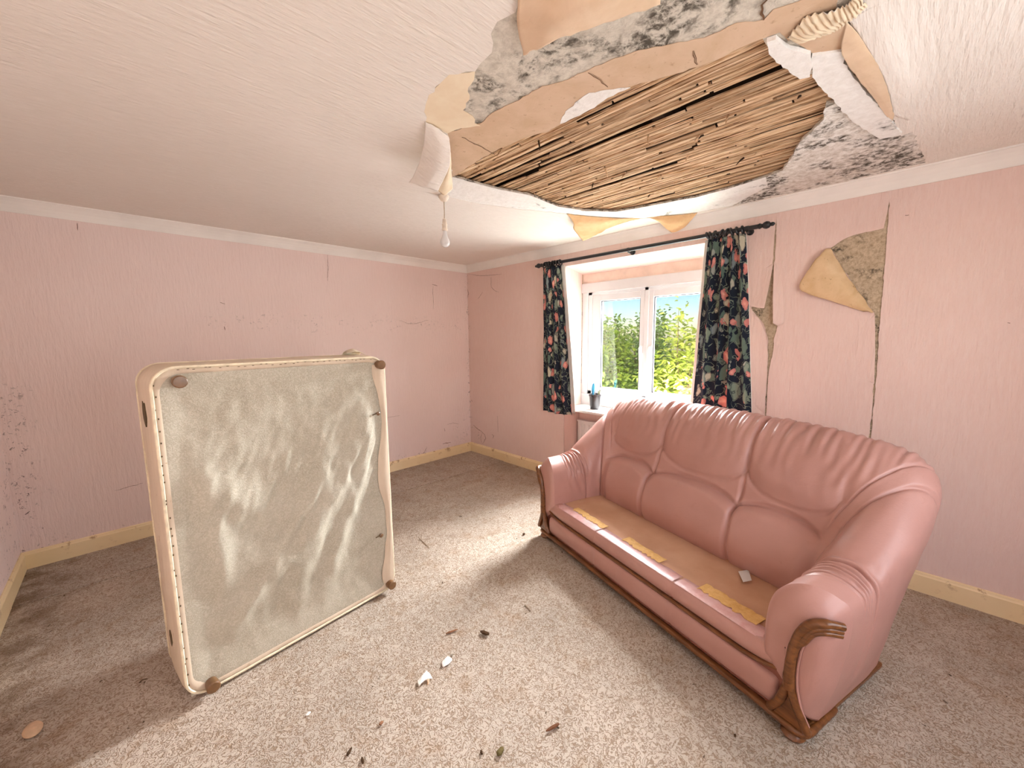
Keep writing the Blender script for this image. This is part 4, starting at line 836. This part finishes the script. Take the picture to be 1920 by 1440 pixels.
# ------------------------------------------------------------------ pendant lamp
LX, LY = -1.7444, -1.9699
lamp = tag(empty('pendant_lamp', (LX, LY, H)), 'bare light bulb on a short cord hanging from the torn ceiling', 'pendant lamp')
MB().lathe([(.034, 0), (.034, -.012), (.022, -.03), (.010, -.038)], (0, 0, -.004)).build('ceiling_rose', M_LAMP, lamp, True)
MB().tube([(0, 0, -.035), (.001, 0, -.12), (0, .001, -.155)], .0032, 8).build('cord', M_CORD, lamp, True)
hold = MB().lathe([(.006, -.148), (.012, -.152), (.0145, -.17), (.0145, -.182), (.018, -.184), (.018, -.19), (.0165, -.192), (.0165, -.212), (.019, -.214), (.019, -.222), (.012, -.226)]).build('bulb_holder', M_LAMP, lamp, True)
MB().lathe([(.010, -.222), (.0125, -.236), (.015, -.25), (.021, -.268), (.029, -.284), (.032, -.298), (.030, -.312), (.022, -.324), (.010, -.330), (.002, -.331)]).build('bulb', M_BULB, lamp, True)

# ------------------------------------------------------------------ pot on the sill
pot = tag(empty('plant_pot', (.128, -1.925, .812)), 'small dark pot on the windowsill holding pens and a blue-handled tool', 'pot')
MB().lathe([(.045, 0), (.048, .004), (.058, .135), (.064, .138), (.064, .158), (.058, .158), (.055, .14), (.044, .012), (.002, .010)], seg=28).build('body', plain('dark_grey_plastic', (.022, .018, .018), .3, .5), pot, True)
M_BLUE = plain('blue_plastic', (.02, .25, .42), .35, .5); M_PEN = plain('olive_plastic', (.10, .12, .04), .4, .5)
tr = tag(empty('trowel', (.125, -1.905, .83)), 'blue-handled tool standing in the dark pot on the windowsill', 'tool')
MB().tube([(0, 0, 0), (.004, .006, .13), (.005, .008, .155), (.006, .004, .20), (.006, -.002, .235), (.006, -.006, .252)], [.005, .006, .013, .017, .015, .005], 10).build('handle', M_BLUE, tr, True)
MB().tube([(-.004, -.008, .01), (.0, -.016, .15), (.002, -.022, .185)], [.004, .007, .003], 8).build('blade', plain('dull_steel', (.3, .3, .31), .4, .5), tr, True)
for i, (dx, dy, h) in enumerate(((-.02, -.03, .17), (.0, -.045, .185), (.02, -.05, .195))):
    pn = tag(empty('pen', (.125 + dx * .4, -1.925 + dy * .4, .826)), ('dark pen leaning in the pot, nearest the blue handle', 'olive pen in the pot, middle of the three pens', 'olive pen in the pot, furthest from the blue handle')[i], 'pen', 'pens in the pot')
    MB().tube([(0, 0, 0), (dx * .6, dy * .6, h * .96)], .0055, 8).build('barrel', (M_BLACK, M_PEN, M_PEN)[i], pn, True); MB().tube([(dx * .6, dy * .6, h * .96), (dx * .64, dy * .64, h)], .0042, 8).build('cap', M_BLACK, pn, True)

# ------------------------------------------------------------------ things lying on the carpet
M_CHIP = plain('rotten_wood', (.075, .042, .022), .9, .1, vary=.3, bump=.5); M_CHIPR = plain('reddish_wood', (.30, .15, .085), .85, .1, vary=.3); M_PLASB = plain('plaster_bit', (.82, .79, .74), .85, .1)
def chip(name, label, cat, loc, L, w, h, rz, mat, seed, tilt=.1, group=None):
    """an irregular broken piece: jittered, tapered, faceted block"""
    random.seed(seed); v = []; n = 6
    for i in range(n + 1):
        t = i / n; x_ = (t - .5) * L; s = 1 - .45 * abs(2 * t - 1) ** 3 + random.uniform(-.12, .12)
        for j in range(6): a = 2 * PI * j / 6 + .3; v.append((x_ + random.uniform(-.04, .04) * L, math.cos(a) * w / 2 * s * random.uniform(.85, 1.1), h / 2 + math.sin(a) * h / 2 * s * random.uniform(.8, 1.1)))
    f = [(i * 6 + j, i * 6 + (j + 1) % 6, (i + 1) * 6 + (j + 1) % 6, (i + 1) * 6 + j) for i in range(n) for j in range(6)] + [tuple(range(6))[::-1], tuple(n * 6 + j for j in range(6))]
    o = mk(name, v, f, mat); o.location = (loc[0], loc[1], .0015); o.rotation_euler = (0, 0, rz); zmin = min(p[2] for p in v); 
    for q in o.data.vertices: q.co.z -= zmin
    return tag(o, label, cat, group)
D = [(-2.1089,-2.73),(-2.2217,-2.5991),(-2.2483,-3.3094),(-1.1943,-2.1492),(-0.2991,-1.5781),(-2.4918,-2.7464),(-2.3541,-2.7369),(-1.7943,-2.7545),(-1.7918,-1.677),(-2.2145,-1.9246),(-2.8639,-2.8198),(-2.8412,-2.8858),(-2.458,-3.2287),(-2.5093,-3.1798),(-1.7649,-3.8391),(-2.7248,-2.8005),(-2.9227,-2.5422)]
E2 = [(-2.1154,-2.7071),(-2.0984,-2.7566),(-2.2525,-2.5841),(-2.1899,-2.604),(-2.2764,-3.3024),(-2.2166,-3.3196),(-1.7907,-2.7254),(-1.8033,-2.7839),(-1.8105,-1.5994),(-1.8349,-1.7881),(-2.2573,-1.9847),(-2.1935,-1.9212)]
def seg(i): a, b = Vector(E2[2 * i]), Vector(E2[2 * i + 1]); m_ = (a + b) / 2; return (m_.x, m_.y), (b - a).length, math.atan2(b.y - a.y, b.x - a.x)
chip('wood_chip', 'short dark brown wood chip on the carpet midway between bed base and sofa', 'wood chip', seg(0)[0], seg(0)[1], .024, .018, seg(0)[2], M_CHIP, 1)
chip('wood_chip', 'pale reddish wood sliver on the carpet beside the short dark chip', 'wood chip', seg(1)[0], seg(1)[1], .011, .010, seg(1)[2], M_CHIPR, 2)
chip('wood_chip', 'long reddish-brown stick of wood on the carpet, nearest the camera before the sofa', 'wood chip', seg(2)[0], seg(2)[1], .013, .012, seg(2)[2], plain('brown_stick', (.17, .075, .04), .85, .1), 3)
chip('plaster_crumb', 'small black crumb on the carpet by the far front end of the sofa', 'debris', D[3], .024, .02, .014, .4, M_CHIP, 4)
chip('plaster_crumb', 'tiny dark speck on the carpet beside the far sofa arm near the skirting', 'debris', D[4], .018, .014, .010, .4, M_CHIP, 5)
pp = D[5]
o = tag(empty('torn_paper_scrap', (pp[0], pp[1], 0)), 'crumpled white paper scrap with brown edge on the carpet before the bed base', 'paper scrap')
patch('scrap', [[(-.035, -.02, .004), (0, -.012, .014), (.03, -.02, .006)], [(-.03, 0, .008), (0, .004, .018), (.034, .006, .016)], [(-.02, .02, .003), (.006, .022, .012), (.028, .026, .020)]], (M_PLASB, M_BROWN), o, n=4, wob=.006, seed=3, face=(0, 0, 1))
patch('scrap', [[(0, -.035, .003), (.012, -.03, .006)], [(.006, -.02, .008), (.02, -.018, .010)], [(.012, -.004, .010), (.024, -.006, .008)]], (M_BROWN, M_PLASB), o, n=4, wob=.004, seed=5, face=(0, 0, 1))
pp = D[6]; o = tag(empty('plastic_scrap', (pp[0], pp[1], 0)), 'small white flake lying flat on the carpet behind the crumpled scrap', 'scrap')
patch('flake', [[(-.03, -.015, .003), (0, -.02, .008), (.025, -.012, .003)], [(-.028, .002, .006), (0, 0, .012), (.028, .006, .004)], [(-.012, .02, .003), (.004, .018, .007), (.02, .02, .003)]], (M_PLASB, M_PLASB), o, n=4, wob=.004, seed=7)
chip('wood_chip', 'thin grey-brown splinter on the carpet in front of the sofa middle', 'wood chip', seg(3)[0], seg(3)[1], .008, .006, seg(3)[2], plain('grey_splinter', (.30, .23, .17), .85, .1), 8)
chip('twig', 'curved pale straw on the carpet right of the bed base', 'straw', seg(4)[0], seg(4)[1], .006, .005, seg(4)[2], plain('pale_straw', (.34, .25, .17), .85, .1), 9)
chip('twig', 'thin brown straw beside the bottom right corner of the bed base', 'straw', seg(5)[0], seg(5)[1], .004, .004, seg(5)[2], M_CHIPR, 10)
chip('plaster_crumb', 'dark brown crumb at the bottom edge of the photo, left of two crumbs', 'debris', D[10], .03, .012, .009, .6, M_CHIP, 11)
chip('plaster_crumb', 'dark brown crumb at the bottom edge of the photo, right of two crumbs', 'debris', D[11], .024, .012, .009, 1.3, M_CHIP, 12)
chip('leaf_litter', 'olive clump of dried litter on the carpet below the long stick', 'debris', D[12], .034, .022, .012, .2, plain('olive_litter', (.13, .10, .04), .9, .1), 13)
chip('plaster_crumb', 'small dark crumb just beside the olive clump of litter', 'debris', D[13], .016, .010, .008, 1.2, M_CHIP, 14)
chip('plaster_crumb', 'single dark crumb on the carpet in front of the near sofa foot', 'debris', D[14], .012, .009, .007, .2, M_CHIP, 15)
chip('plaster_crumb', 'grey-brown crumb on the carpet below the crumpled white scrap', 'debris', D[15], .018, .014, .009, .2, M_CHIPR, 16)
chip('plaster_bit', 'pale flake of plaster on the carpet at the bottom, below the bed base', 'debris', D[16], .02, .014, .007, .2, M_PLASB, 17)
eg = [(-3.7374,-1.8229)][0]
v = MB().lathe([(.002, 0), (.022, .001), (.031, .005), (.033, .010), (.029, .016), (.018, .021), (.003, .023)], seg=24)
v.v = [(p[0] * 1.42, p[1] * .86, p[2]) for p in v.v]
o = v.build('oval_disc', plain('peach_plastic', (.62, .43, .28), .5, .3), None, True); o.location = (eg[0], eg[1], .001); o.rotation_euler = (0, 0, 1.70)
tag(o, 'peach-coloured domed oval disc on the carpet in the bed base shadow', 'disc')
